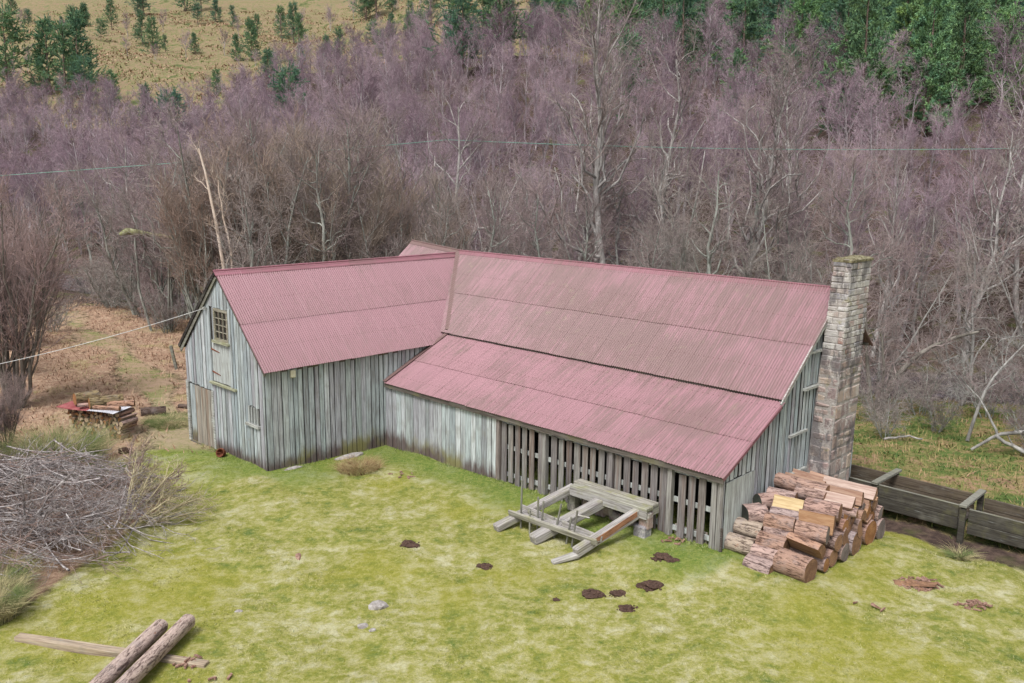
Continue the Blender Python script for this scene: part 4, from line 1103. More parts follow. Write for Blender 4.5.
limb_obj('driftwood_stick', [([(14.0, 30.9, hz(14, 31) + .06), (14.8, 30.9, hz(14.8, 31) + .2), (15.4, 30.8, hz(15.4, 31) + .12)], .05, .03)], 8, M['limb_birch'], 'short grey stick lying on the grass right of the chimney', 'branch')

# ------------------------------------------------------------------ log pile against the right gable
def bark_log(name, cols):
    n = N(name); co = n.obj(); r = n.rnd(); w = n.math('MULTIPLY', r, 30.0)
    a = n.noise(n.scale(co, (3.4, 15, 15)), 1.0, 6, .74, .9, w=w); b = n.noise(co, 3.5, 3, .6, w=w); f = n.noise(n.scale(co, (9, 26, 26)), 1.0, 4, .7, w=w)
    base = n.ramp(n.math('FRACT', n.math('MULTIPLY', r, 3.71)), [(i / (len(cols) - 1), k) for i, k in enumerate(cols)])
    c = n.mix(smooth(n, a, .40, .54), n.mix(1.0, base, (.22, .19, .19), 'MULTIPLY'), base)
    c = n.mix(n.math('MULTIPLY', smooth(n, f, .5, .72), .55), c, n.mix(1.0, base, (1.35, 1.35, 1.4), 'MULTIPLY'))
    c = n.mix(n.math('MULTIPLY', smooth(n, b, .5, .7), .35), c, (.30, .265, .27))
    c = n.mix(n.math('MULTIPLY', smooth(n, n.noise(co, 7, 4, .7, w=w), .62, .70), .6), c, (.33, .145, .075))
    n.bump(a, 1.0, .05)
    return n.fin(c, .9, .15)
M['log_bark'] = bark_log('flaky_log_bark', [(.37, .22, .17), (.46, .33, .29), (.31, .22, .19), (.41, .24, .16), (.37, .32, .33)])
M['log_tan'] = bark_log('tan_log_bark', [(.44, .34, .25), (.40, .35, .31)])
def end_mat(name, c0, c1, c2):
    n = N(name); co = n.obj(); r = n.rnd(); w = n.math('MULTIPLY', r, 30.0)
    X, Y, Z = n.sep(co); rad = n.math('SQRT', n.math('ADD', n.math('MULTIPLY', Y, Y), n.math('MULTIPLY', Z, Z)))
    rg = n.math('SINE', n.math('ADD', n.math('MULTIPLY', rad, 150.0), n.math('MULTIPLY', n.noise(co, 6, 3, .6), 7.0)))
    nz = n.noise(co, 5, 4, .65, w=w)
    c = n.mix(smooth(n, nz, .35, .65), c0, c1); c = n.mix(n.math('MULTIPLY', smooth(n, rg, -.4, .9), .35), c, c2)
    n.bump(n.noise(co, 22, 4, .7), .4, .01)
    return n.fin(c, .88, .15)
M['cut_tan'] = end_mat('weathered_log_end', (.17, .095, .06), (.32, .185, .11), (.10, .055, .04))
M['cut_pale'] = end_mat('pale_log_end', (.44, .33, .22), (.54, .43, .30), (.28, .19, .12))
M['cut_grey'] = end_mat('grey_log_end', (.14, .115, .11), (.24, .20, .185), (.08, .065, .06))
M['cut_orange'] = end_mat('fresh_orange_log_end', (.25, .115, .05), (.38, .20, .09), (.14, .06, .03))
M['cut_dark'] = end_mat('dark_log_end', (.035, .035, .032), (.06, .07, .055), (.02, .02, .02))
def split_mat(name, a_, b_):
    n = N(name); co = n.obj(); w = n.math('MULTIPLY', n.rnd(), 30.0)
    s1 = n.noise(n.scale(co, (1.2, 22, 22)), 1.0, 4, .65, w=w)
    n.bump(s1, .5, .012)
    return n.fin(n.mix(smooth(n, s1, .35, .65), a_, b_), .85, .2)
M['split_tan'] = split_mat('split_wood_tan', (.30, .17, .12), (.46, .305, .225))
M['split_yellow'] = split_mat('split_wood_yellow', (.40, .28, .14), (.56, .44, .26))
M['split_orange'] = split_mat('split_wood_orange', (.27, .145, .075), (.41, .255, .15))
M['split_pale'] = split_mat('split_wood_pale', (.33, .225, .185), (.50, .385, .325))
log_cache = {}
def log_meshes(L, r, kind, seed, bark, cut, split):
    gg = np.random.default_rng(seed)
    k = 16 if kind == 'round' else 11
    span = {'round': 2 * math.pi, 'half': math.pi * 1.08, 'quarter': math.pi * .62}[kind]
    a = np.linspace(0, span, k, endpoint=kind != 'round'); st = 7
    xs = np.linspace(-L / 2, L / 2, st)
    rad = r * (1 + .05 * np.sin(a * 3 + gg.random() * 6) + gg.normal(size=k) * .022)
    cen = np.zeros(2) if kind == 'round' else -np.array([np.cos(a).mean(), np.sin(a).mean()]) * r * .55
    V = np.array([[x, cen[0] + np.cos(t) * rr * (1 + f), cen[1] + np.sin(t) * rr * (1 + f)] for x in xs for f in [gg.normal() * .012] for t, rr in zip(a, rad)])
    i = np.arange(k if kind == 'round' else k - 1); F = []
    for s in range(st - 1):
        b = s * k; j = (i + 1) % k
        F.append(np.stack([b + i, b + j, b + k + j, b + k + i], -1))
    m1 = mesh_np('log', V, F, bark, smooth=True)
    inset = .004
    ends = []
    for s, sg in ((0, -1), (st - 1, 1)):
        ring = V[s * k:(s + 1) * k] * [1, 1, 1] - [sg * inset, 0, 0]
        ring[:, 1:] *= .97 if kind == 'round' else 1.0
        if kind == 'round': ctr = ring.mean(0)
        else: ctr = np.array([ring[0, 0], cen[0], cen[1]])
        ctr = ctr + [sg * .006, 0, 0]
        vv = np.concatenate([ring, ctr[None]]); ff = np.stack([i, (i + 1) % k, np.full(len(i), k)], -1)
        if sg < 0: ff = ff[:, ::-1]
        ends.append(mesh_np('cut_end', vv, [ff], cut))
    sp = None
    if kind != 'round':
        c0 = V[::k]; c1 = V[k - 1::k]; cc = np.stack([xs, np.full(st, cen[0]), np.full(st, cen[1])], -1)
        cc[:, 1:] += gg.normal(size=(st, 2)) * .008
        vv = np.concatenate([c0, cc, c1]); F2 = []
        j = np.arange(st - 1)
        F2.append(np.stack([j, j + st, j + st + 1, j + 1], -1)[:, ::-1]); F2.append(np.stack([j + st, j + 2 * st, j + 2 * st + 1, j + st + 1], -1)[:, ::-1])
        sp = mesh_np('split_face', vv, F2, split)
    return m1, ends, sp
def log(loc, L, r, yaw, pitch=0, roll=0, kind='round', bark='log_bark', cut='cut_tan', split='split_tan', label='', group=None, seed=None, name='log', cat='log', key=None):
    if key is not None and key in log_cache: ms = log_cache[key]
    else:
        ms = log_meshes(L, r, kind, seed if seed is not None else random.randrange(9999), M[bark], M[cut], M[split])
        if key is not None: log_cache[key] = ms
    o = mobj(name, ms[0], None, loc)
    o.rotation_euler = (Matrix.Rotation(yaw, 3, 'Z') @ Matrix.Rotation(pitch, 3, 'Y') @ Matrix.Rotation(roll, 3, 'X')).to_euler()
    tag(o, label, cat, group)
    for e in ms[1]: mobj('cut_end', e, o)
    if ms[2]: mobj('split_face', ms[2], o)
    return o
def pl(x, y, z): return (*to_w(x, y), z)
GP = 'logs of the big pile beside the chimney'
def plog(x, y, z, L, r, yaw=0, pitch=0, roll=0, kind='round', cut='cut_tan', split='split_tan', label='', group=GP, bark='log_bark'):
    return log(pl(x, y, z), L, r, BA + R(yaw), R(pitch), R(roll), kind, bark, cut, split, label, group)
plog(14.98, 4.88, 0.31, 0.79, 0.305, -2, 0, 0, cut='cut_tan', label='thick rough-barked log at the bottom front corner of the big pile')
plog(14.24, 4.60, 0.14, 0.67, 0.249, 2, 0, 35, 'half', split='split_tan', label='split wedge with a pinkish cut face lying on the grass at the pile front')
plog(14.24, 4.92, 0.34, 0.67, 0.169, 4, 0, 0, label='thin dark-barked log just above the wedge on the grass')
plog(14.22, 5.24, 0.47, 0.67, 0.271, 8, 0, 0, label='fat grey-barked log in the middle of the pile front')
plog(14.99, 5.34, 0.68, 0.81, 0.237, -2, 4, -55, 'half', split='split_orange', label='tilted half log with an orange underside above the thick corner log')
plog(14.24, 5.42, 0.72, 0.65, 0.147, 12, 0, 70, 'half', split='split_yellow', label='thin yellow split piece under the pinkish bark log')
plog(14.20, 5.58, 0.89, 0.71, 0.215, 14, 0, 0, label='pinkish-barked log two rows below the bright yellow billet')
plog(14.97, 5.66, 0.89, 0.73, 0.215, 12, 0, 0, cut='cut_grey', label='blue-grey barked log under the orange cut face')
plog(14.93, 5.94, 1.07, 0.81, 0.237, 14, 0, 250, 'half', cut='cut_tan', split='split_orange', label='half log showing its long orange cut face to the front')
plog(14.20, 5.82, 1.05, 0.69, 0.158, 14, 0, 0, label='slim reddish log directly under the bright yellow billet')
plog(14.18, 5.98, 1.24, 0.72, 0.192, 10, 0, 230, 'half', split='split_yellow', cut='cut_orange', label='bright yellow billet on top of the pile front')
plog(14.89, 6.34, 1.24, 0.81, 0.226, 12, 0, 0, cut='cut_tan', label='purplish barked log on top of the pile, right of the yellow billet')
plog(14.22, 6.42, 1.22, 0.59, 0.169, 20, 0, 230, 'quarter', split='split_pale', label='pale splintered quarter on the pile top behind the yellow billet')
plog(13.68, 6.66, 1.13, 0.72, 0.215, 10, 0, 0, label='tan rounded log on the pile top nearest the wall')
plog(13.86, 7.35, 1.30, 1.38, 0.203, 0, 0, 0, label='long dark log across the back of the pile top')
plog(14.28, 6.98, 1.28, 0.75, 0.169, 4, 0, 0, label='dark slim log in front of the long one at the pile back')
plog(14.83, 7.02, 1.28, 0.99, 0.181, 8, 0, 210, 'half', split='split_pale', label='pale streaky split length on the pile top, third from the trough side')
plog(14.74, 7.50, 1.30, 1.20, 0.181, 6, 0, 250, 'half', split='split_tan', label='reddish split length on the pile top, second from the trough side')
plog(14.80, 8.00, 1.32, 1.33, 0.181, 4, 0, 220, 'half', split='split_pale', label='long cream split length along the pile edge nearest the trough')
plog(13.52, 5.40, 0.60, 0.68, 0.226, 6, 0, 0, cut='cut_tan', bark='log_tan', label='tan weathered log second from the bottom beside the barn corner')
plog(13.52, 5.02, 0.31, 0.70, 0.215, 4, 0, 0, cut='cut_grey', bark='log_tan', label='grey log on the ground beside the barn corner')
plog(13.50, 6.20, 1.11, 0.54, 0.215, 62, 0, 0, cut='cut_dark', label='round log with a black sawn end leaning on the boards, upper one')
plog(13.42, 5.72, 0.87, 0.54, 0.260, 58, 0, 0, cut='cut_dark', label='round log with a dark greenish sawn end against the boards')
plog(13.74, 5.72, 0.89, 0.45, 0.169, 0, 6, 0, cut='cut_orange', label='reddish short log wedged beside the dark greenish end')
# the face towards the trough: large sawn ends
for y, z, r_, cut, lab in ((5.62, .17, .17, 'cut_orange', 'small orange end at the foot of the pile behind the corner log'), (6.10, .20, .21, 'cut_tan', 'tan sawn end low on the right face near the corner log'),
                           (6.60, .22, .23, 'cut_grey', 'grey sawn end low on the right face of the pile'), (7.22, .27, .31, 'cut_tan', 'large brown sawn end low on the right face of the pile'),
                           (8.05, .29, .33, 'cut_orange', 'largest orange sawn end low on the right face of the pile'), (8.72, .26, .29, 'cut_grey', 'dark grey sawn end at the far bottom corner of the pile')):
    plog(14.86 + random.uniform(-.05, .06), y, z + lz(15, y), 1.05, r_, random.uniform(-3, 3), cut=cut, label=lab)
GF = 'plain logs filling the big pile'
LF = 'brown log with a sawn end showing on the right face of the big pile'
rows = [(.60, 6.0, 8.8, .19), (.88, 6.45, 8.55, .165), (1.06, 6.7, 8.2, .12)]
for z, ya, yb, rr in rows:
    y = ya
    while y < yb:
        r_ = rr * random.uniform(.85, 1.15); kd = random.choice(['round', 'half', 'half', 'quarter'])
        plog(14.86 + random.uniform(-.09, .09), y + r_, z + random.uniform(-.03, .03), 1.0, r_ * (1 if kd == 'round' else 1.2), random.uniform(-4, 4), 0, random.uniform(0, 360), kd,
             random.choice(['cut_tan', 'cut_grey', 'cut_tan', 'cut_orange']), random.choice(['split_tan', 'split_orange']), LF, GF)
        y += r_ * 1.9
for z, ya, yb, rr in [(.18, 5.8, 9.0, .22), (.52, 5.8, 9.0, .20), (.82, 6.3, 8.6, .18), (1.04, 6.9, 8.3, .14)]:
    y = ya
    while y < yb:
        r_ = rr * random.uniform(.9, 1.1)
        if not (13.1 + .0 < 0): plog(13.92 + random.uniform(-.05, .05), y + r_, z, .95, r_, random.uniform(-3, 3), label='log lying inside the big pile between wall and trough side', group='logs inside the big pile')
        y += r_ * 2.0
for y, x_ in ((8.1, 13.75), (8.3, 14.1), (7.8, 13.7)):
    plog(x_, y, 1.27 + random.uniform(-.02, .02), 1.1, .14, random.uniform(-9, 4), 0, random.uniform(190, 250), 'half', 'cut_tan', 'split_tan', 'split length lying flat on the pile top close to the chimney', 'split lengths on the pile top')

# ------------------------------------------------------------------ timber sluice frame in front of the slats
fr = empty('sluice_frame', (*to_w(10, 3.2), 0), BA); tag(fr, 'weathered grey sluice frame with a mossy deck and three sloping beams by the slatted wall', 'sluice frame')
def fl(x, y, z): return (x - 10, y - 3.2, z)
def fpart(name, a, b, w, h, mat, up=(0, 0, 1), bev=.015, **k):
    mb = MB().beam(Vector((0, 0, 0)), Vector((( Vector(b) - Vector(a)).length, 0, 0)), w, h, **{kk: v for kk, v in k.items()})
    o = mobj(name, mb.me(name, M[mat]), fr, fl(*a))
    d = (Vector(b) - Vector(a)).normalized(); u = Vector(up); zc = (u - d * u.dot(d)).normalized(); yc = zc.cross(d)
    o.rotation_euler = Matrix((d, yc, zc)).transposed().to_euler()
    return bevel_obj(o, bev)
fpart('deck_plank', (9.02, 3.99, .90), (11.54, 3.97, .94), .30, .09, 'beam_pl')
fpart('deck_plank', (8.90, 4.29, .91), (11.50, 4.28, .95), .28, .085, 'beam_pl')
fpart('front_beam', (9.02, 3.865, .78), (11.54, 3.85, .81), .06, .24, 'beam')
fpart('end_beam', (11.44, 3.86, .78), (11.44, 4.46, .80), .10, .20, 'beam_pl')
fpart('end_beam', (8.98, 3.92, .74), (8.98, 4.46, .76), .10, .22, 'beam')
fpart('sloping_beam', (8.26, 1.80, .08), (8.90, 4.2, .76), .25, .20, 'beam', bev=.03)
fpart('sloping_beam', (9.46, 1.92, .10), (10.08, 4.05, .76), .30, .26, 'beam', bev=.04)
rb_ = fpart('sloping_beam', (10.84, 1.95, .20), (11.24, 3.9, .80), .20, .26, 'beam', bev=.03)
n = N('rotten_orange_wood'); co = n.obj(); a = n.noise(n.scale(co, (2, 14, 14)), 1, 4, .7); n.bump(a, .8, .02)
M['rot'] = n.fin(n.mix(smooth(n, a, .35, .6), (.12, .06, .04), (.32, .16, .09)), .9, .15)
o = mobj('rotten_patch', MB().hexa([(.55, -.108, -.06), (1.95, -.108, -.02), (1.95, -.09, -.02), (.55, -.09, -.06), (.5, -.108, .10), (1.98, -.108, .11), (1.98, -.09, .11), (.5, -.09, .10)]).me('rotten_patch', M['rot']), rb_)
fpart('beam_tip', (10.55, 1.45, .02), (10.86, 2.05, .14), .17, .10, 'beam', bev=.03, w2=.22, h2=.14)
fpart('stay', (10.0, 3.0, .62), (10.42, 3.0, .66), .05, .04, 'beam')
# cross trough with its stakes
fpart('trough_side', (8.30, 2.26, .40), (11.18, 2.36, .44), .07, .17, 'beam_pl', up=(0, -.3, 1))
fpart('trough_side', (8.34, 2.70, .43), (11.10, 2.64, .42), .07, .16, 'beam', up=(0, .3, 1))
fpart('trough_floor', (8.36, 2.44, .36), (11.10, 2.50, .38), .30, .03, 'fascia')
fpart('trough_floor', (8.45, 2.50, .395), (10.9, 2.54, .41), .10, .025, 'beam')
for i_, (x, y, zt, lx_, ly_) in enumerate(((8.62, 2.38, 1.35, .03, 0), (9.08, 2.52, .98, .02, 0), (9.28, 2.44, .95, .05, .03), (9.02, 2.3, .66, 0, 0), (9.66, 2.50, 1.0, .20, .05), (10.12, 2.44, .78, .13, .05), (10.34, 2.40, 1.05, .16, .02), (8.7, 2.68, .5, 0, 0), (9.5, 2.66, .52, .04, 0))):
    fpart('stake', (x, y, lz(x, y) - .1), (x + lx_, y + ly_, zt), .045, .035, 'crossbar', up=(0, -1, 0), bev=.004)
for x, y, a_, b_, z in ((11.32, 4.0, .36, .34, .26), (11.38, 4.05, .30, .28, .62), (8.8, 4.28, .26, .3, .3)):
    o = mobj('stone_pier', MB().box(-a_ / 2, -b_ / 2, -.25, a_ / 2, b_ / 2, .22).me('stone_pier', M['brick']), fr, fl(x, y, z)); bevel_obj(o, .04)
for k in range(16):
    x = random.uniform(9.0, 11.1); s = random.uniform(.12, .22)
    o = mobj('foundation_stone', MB().box(-s, -.09, -s * .7, s, .09, s * .7).me('foundation_stone', M['stone']), fr, fl(x, 4.42, random.uniform(.1, .55)), (0, random.uniform(-.3, .3), random.uniform(-.3, .3))); bevel_obj(o, .05)

# ------------------------------------------------------------------ wooden water trough (flume) beyond the pile
fm = empty('water_trough', (*to_w(15, 11.5), .12), BA); tag(fm, 'long dark wooden water trough running out from behind the chimney', 'trough')
def tp(name, x0, y0, z0, x1, y1, z1, mat, rot=None, bev=.012):
    cxx, cyy, czz = (x0 + x1) / 2, (y0 + y1) / 2, (z0 + z1) / 2
    o = mobj(name, MB().box(x0 - cxx, y0 - cyy, z0 - czz, x1 - cxx, y1 - cyy, z1 - czz).me(name, M[mat]), fm, (cxx - 15, cyy - 11.1, czz), rot)
    return bevel_obj(o, bev)
tz = lambda x: -.012 * (x - 14)
for x0, x1 in ((8.6, 12.4), (12.43, 16.60), (16.84, 20.4), (20.43, 24)):
    dz = tz((x0 + x1) / 2)
    tp('side_board', x0, 10.48, .13 + dz, x1, 10.535, .46 + dz + random.uniform(-.01, .01), 'flume')
    tp('edge_strip', x0, 10.476, .463 + dz, x1, 10.54, .49 + dz, 'crossbar')
    tp('side_board', x0, 10.475, -.20 + dz, x1, 10.53, .12 + dz, 'flume')
    tp('side_board', x0, 11.78, .14 + dz, x1, 11.835, .45 + dz + random.uniform(-.01, .01), 'flume_in_lit')
    tp('side_board', x0, 11.785, -.20 + dz, x1, 11.84, .13 + dz, 'flume_in_lit')
    tp('floor_board', x0, 10.55, -.16 + dz, x1, 11.15, -.10 + dz, 'inner'); tp('floor_board', x0, 11.17, -.16 + dz, x1, 11.77, -.10 + dz, 'inner')
for x in (10.6, 14.42, 16.72, 20.6):
    tp('crossbar', x - .09, 10.34, .50 + tz(x), x + .09, 12.02, .58 + tz(x), 'crossbar', (0, 0, random.uniform(-.03, .05)))
    tp('post', x - .075, 10.37, -.75, x + .075, 10.47, .465 + tz(x), 'flume'); tp('post', x - .075, 11.85, -.6, x + .075, 11.95, .465 + tz(x), 'flume')

# ------------------------------------------------------------------ small firewood stack under a scrap of red tin, left of the barn
wd = np.array([.945, -.327]); we_ = np.array([.327, .945]); W0 = np.array([-15.95, 29.7]); WA = math.atan2(wd[1], wd[0])
def wp(a, b, z): q = W0 + wd * a + we_ * b; return (q[0], q[1], hz(*q) + z)
for r_ in range(6):
    for k in range(14):
        a = .1 + k * .175 + random.uniform(-.02, .02) + (.08 if r_ % 2 else 0)
        if a > 2.45: continue
        rr = random.uniform(.075, .1)
        log(wp(a, .30 + random.uniform(-.05, .05), .09 + r_ * .155), .75, rr, WA + math.pi / 2 + random.uniform(-.06, .06), 0, random.uniform(0, 6.28), random.choice(['round', 'half', 'half']), 'log_bark',
            random.choice(['cut_tan', 'cut_orange', 'cut_pale', 'cut_pale']), 'split_pale', 'short split firewood stacked under the red tin sheet', 'firewood under the red tin', name='firewood', key=('fw', (r_ * 14 + k) % 9))
ts = empty('tin_sheet', wp(1.15, .25, 1.0), WA); tag(ts, 'scrap of red corrugated tin covering the small firewood stack', 'tin sheet')
M['log_olive'] = bark_log('olive_log_bark', [(.30, .24, .13), (.26, .20, .11)])
M['log_wet'] = bark_log('dark_log_bark', [(.12, .085, .07), (.16, .115, .09)])
def tinmesh(x0, x1, y0, y1, mat, nm, dz=0):
    nx_, ny_ = 60, 6; xs = np.linspace(x0, x1, nx_); ys = np.linspace(y0, y1, ny_)
    X, Y = np.meshgrid(xs, ys); Z = .012 * np.cos(X / .08 * 6.28) + dz + .04 * np.sin(X * 1.7) + .05 * Y - .03 * X
    top = np.stack([X, Y, Z], -1).reshape(-1, 3); bot = top - [0, 0, .004]; i = np.arange(nx_ * ny_).reshape(ny_, nx_)
    q = np.stack([i[:-1, :-1], i[:-1, 1:], i[1:, 1:], i[1:, :-1]], -1).reshape(-1, 4)
    return mobj(nm, mesh_np(nm, np.concatenate([top, bot]), [q, q[:, ::-1] + len(top)], mat), ts)
tinmesh(-1.35, .65, -.55, .6, M['tin'], 'red_sheet'); tinmesh(.1, 1.25, -.6, .45, M['tin_w'], 'bare_sheet', .03)
log(wp(.55, .36, 1.24), .8, .22, .75, 0, 0, cut='cut_orange', bark='log_olive', label='round log with an orange sawn end lying on the red tin, left one', group='logs on the red tin')
log(wp(1.55, .25, 1.22), 1.1, .20, .62, 0, 0, cut='cut_orange', bark='log_olive', label='orange-ended log lying on the red tin, middle one', group='logs on the red tin')
log(wp(2.05, .42, 1.13), .9, .11, .2, 0, 0, cut='cut_tan', label='slim brown log lying on the right end of the tin', group='logs on the red tin')
log(wp(1.9, -.1, 1.12), 1.0, .08, WA + .2, 0, 0, cut='cut_tan', label='thin pale stick of firewood at the front edge of the tin', group='logs on the red tin')
log(wp(.85, -.1, 1.10), .35, .1, WA + .6, 0, 0, 'half', split='split_yellow', label='small yellow split chunk on the red tin', group='logs on the red tin')
log((-13.9, 32.1, hz(-13.9, 32.1) + .16), .9, .17, .35, 0, 0, cut='cut_dark', bark='log_wet', label='hollow dark log lying in the bracken right of the firewood stack')
for x, y, L, yw in ((-12.4, 33.4, 1.3, .2), (-11.4, 33.8, 1.1, .05), (-13.0, 33.2, .8, -.3)):
    log((x, y, hz(x, y) + .08), L, .09, yw, bark='log_wet', cut='cut_grey', label='thin dark log in the row behind the mossy mound', group='thin logs behind the mossy mound')

M['beam_tan'] = wood_mat('tan_beam', [(.46, .37, .27), (.42, .34, .25)], 0)
# two long logs on a beam in the foreground
bm = mobj('old_beam', MB().beam((-2.08, 0, 0), (2.08, 0, 0), .19, .15).me('old_beam', M['beam_tan']), None, (-7.66, 14.98, hz(-8, 15.25) + .07), (0, 0, math.atan2(-.92, 4.05))); bevel_obj(bm, .012)
tag(bm, 'grey squared beam lying on the lawn under the two long logs', 'beam')
def long_log(a, b, r_, label, cut='cut_tan'):
    a, b = Vector(a), Vector(b); d = b - a
    return log((a + b) / 2, d.length, r_, math.atan2(d.y, d.x), -math.asin(d.z / d.length), 0, cut=cut, label=label, bark='log_pink')
M['log_pink'] = bark_log('pink_log_bark', [(.47, .35, .30), (.50, .40, .35), (.48, .36, .31)])
long_log((-6.40, 15.70, .28), (-6.90, 12.1, .25), .155, 'long pinkish log on the right, resting across the grey beam', 'cut_orange')
long_log((-6.86, 15.50, .28), (-7.36, 12.0, .25), .15, 'long flaking log on the left, resting across the grey beam')
long_log((-6.36, 13.6, .10), (-6.54, 12.0, .10), .11, 'short third log at the bottom edge beside the two long ones')

# ------------------------------------------------------------------ brush heap, cut branches, tussocks
g = np.random.default_rng(41)
def heap_h(x, y):
    u_ = (x + 13.2) / 4.1; v_ = (y - 20.9) / 4.1
    return np.maximum(0, 1 - u_ * u_ - v_ * v_) ** .6 * (1.1 + .35 * np.clip(wav(x, y, 1.7, .6), -1, 1))
def sticks(Mn, lo, hi, r0, r1, dirs):
    x = g.normal(-13.0, 1.9, Mn); y = g.normal(20.8, 2.0, Mn)
    okk = ((x + 13.2) / 4.3) ** 2 + ((y - 20.9) / 4.2) ** 2 < 1; x, y = x[okk], y[okk]; m = len(x)
    ln = g.uniform(lo, hi, m); az = np.where(g.random(m) < .82, g.normal(dirs, .42, m), g.uniform(0, 6.28, m)); s = np.linspace(-.5, .5, 5)
    X = x[:, None] + np.cos(az)[:, None] * ln[:, None] * s; Y = y[:, None] + np.sin(az)[:, None] * ln[:, None] * s
    lift = heap_h(x, y)[:, None] * g.uniform(.35, 1.12, m)[:, None]
    Z = H(X, Y) + .35 * heap_h(X, Y) + .6 * lift + g.normal(0, .12, (m, 1)) * s * 2 + .06 + g.uniform(0, .3, m)[:, None] * s * s * 4
    P = np.stack([X, Y, Z], -1) + np.cumsum(g.normal(0, .03, (m, 5, 3)), axis=1)
    Rr = g.uniform(r0, r1, m)[:, None] * (1 - .6 * (s + .5))
    return P, Rr
M['brush'] = bark_mat('grey_brushwood', (.11, .085, .085), (.28, .245, .24), (.52, .49, .48), 2)
M['brush_b'] = bark_mat('tan_brushwood', (.13, .085, .075), (.28, .20, .175), (.42, .335, .28), 2)
bh = empty('brush_heap', (-13.2, 21.6, hz(-13.2, 21.6))); tag(bh, 'big heap of cut grey brushwood at the left edge of the lawn', 'brush heap')
inv = Vector(bh.location)
for nm, Mn, lo, hi, r0, r1, mt, tw in (('brushwood', 430, 1.3, 3.2, .010, .022, 'brush', 7), ('brushwood', 190, 1.0, 2.6, .008, .018, 'brush_b', 8)):
    P, Rr = sticks(Mn, lo, hi, r0, r1, -.35)
    P1, R1 = grow(g, P, Rr, tw - 2, .2, 1, (14, 40), .8, .3, .6, 4, 0, .05, .05, .007)
    P2, R2 = grow(g, P1, R1, 2, .2, 1, (16, 42), .35, .3, .6, 3, 0, .06, .05, .0055)
    V, F = join([tubes(P, Rr, 4), tubes(P1, R1, 3), tubes(P2, R2, 3)])
    tag(mobj(nm, mesh_np(nm, V - np.array(inv), F, M[mt]), bh), kind='stuff')
for k in range(70):
    P, Rr = sticks(8, 1.8, 3.4, .016, .028, -.3)
    if len(P) == 0: continue
    P, Rr = P[:1] + [0, 0, .25], Rr[:1]
    V, Q = tubes(P, Rr, 5); mobj('branch', mesh_np('branch', V - np.array(inv), [Q], M['brush' if k % 3 else 'brush_b'], smooth=True), bh)
for x, y, s, rz in ((-15.6, 23.4, .30, .3), (-16.4, 25.2, .34, 2.0), (-15.2, 22.6, .27, 4.0), (-15.9, 21.4, .27, 1.0), (-16.2, 20.6, .24, 5.0), (-17.2, 23.2, .36, 3.1), (-14.4, 22.2, .2, .8), (-16.8, 27.2, .34, 5.5)):
    plant('brush_shoots', hazel[0], x, y, s, rz, 'clump of purplish bare shoots standing in the brush heap', 'bush', 'purplish shoots in the brush heap')
def fan(loc, tilt, az, h, mat, label, seed, stems=7, spread=.5, name='cut_branch', nb=9):
    limb, crown = broadleaf(seed, h, .042, nb - 2, 4, 3, h * .4, h * .22, h * .12, (16, 38), .1, 0, .1, stems, spread, twr=.007, wob=.04, up=.2)
    e = empty(name, loc); e.rotation_euler = (Matrix.Rotation(az, 3, 'Z') @ Matrix.Rotation(tilt, 3, 'Y')).to_euler(); tag(e, label, 'branch')
    mobj('limb', mesh_np('limb', limb[0], limb[1], M[mat], smooth=True), e); mobj('twigs', mesh_np('twigs', crown[0], crown[1], M[mat]), e)
M['straw_br'] = bark_mat('straw_branch', (.28, .22, .13), (.42, .36, .23), (.52, .46, .32), 2)
fan((-9.9, 20.9, hz(-9.9, 20.9) + .05), R(52), R(35), 2.0, 'straw_br', 'pale straw-coloured cut branch fanned out at the end of the brush heap', 71, 6, .55)
fan((-10.6, 22.6, hz(-10.6, 22.6) + .1), R(50), R(70), 1.7, 'brush_b', 'tan cut branch lying on the brush heap behind the pale one', 72, 6, .55)
fan((-11.6, 19.5, hz(-11.6, 19.5) + .5), R(60), R(-20), 2.0, 'brush', 'grey forked branch sticking out over the front of the brush heap', 73, 6, .6)

def blades(cx_, cy_, n_, rad, hgt, lean, wid, mat, nm, g, up0=0.0, seg=3):
    """arching blades rooted in a disc"""
    a = g.uniform(0, 6.28, n_); rr = rad * np.sqrt(g.random(n_)) * .6
    x, y = cx_ + rr * np.cos(a), cy_ + rr * np.sin(a); z = H(x, y) - .03
    az = a + g.normal(0, .6, n_); l = hgt * g.uniform(.55, 1.15, n_); le = lean * g.uniform(.4, 1.4, n_)
    s = np.linspace(0, 1, seg + 1)
    X = x[:, None] + np.cos(az)[:, None] * (le * l)[:, None] * s ** 1.6; Y = y[:, None] + np.sin(az)[:, None] * (le * l)[:, None] * s ** 1.6
    Z = z[:, None] + l[:, None] * (s - (.35 * le)[:, None] * s ** 3)
    P = np.stack([X, Y, Z], -1); Rr = wid * g.uniform(.6, 1.3, n_)[:, None] * (1.05 - s)
    return tubes(P, Rr, 3)
n = N('tussock_grass'); co = n.obj(); a = n.noise(co, 2.1, 4, .7); X, Y, Z = n.sep(co)
M['tussock'] = n.fin(n.mix(smooth(n, a, .4, .6), (.15, .20, .07), (.44, .38, .21)), .85, .15)
n = N('dead_bracken'); P_ = n.pos(); a = n.noise(P_, 2.3, 4, .7); b = n.noise(P_, .45, 3, .6)
M['bracken'] = n.fin(n.mix(n.math('MULTIPLY', smooth(n, b, .5, .65), .55), n.mix(smooth(n, a, .35, .65), (.22, .115, .075), (.47, .33, .23)), (.40, .35, .19)), .9, .1)
n = N('bank_grass'); P_ = n.pos(); a = n.noise(P_, 1.1, 4, .7)
M['bankgrass'] = n.fin(n.ramp(a, [(.38, (.055, .11, .03)), (.47, (.14, .175, .05)), (.54, (.28, .21, .10)), (.64, (.36, .24, .15))]), .9, .1)
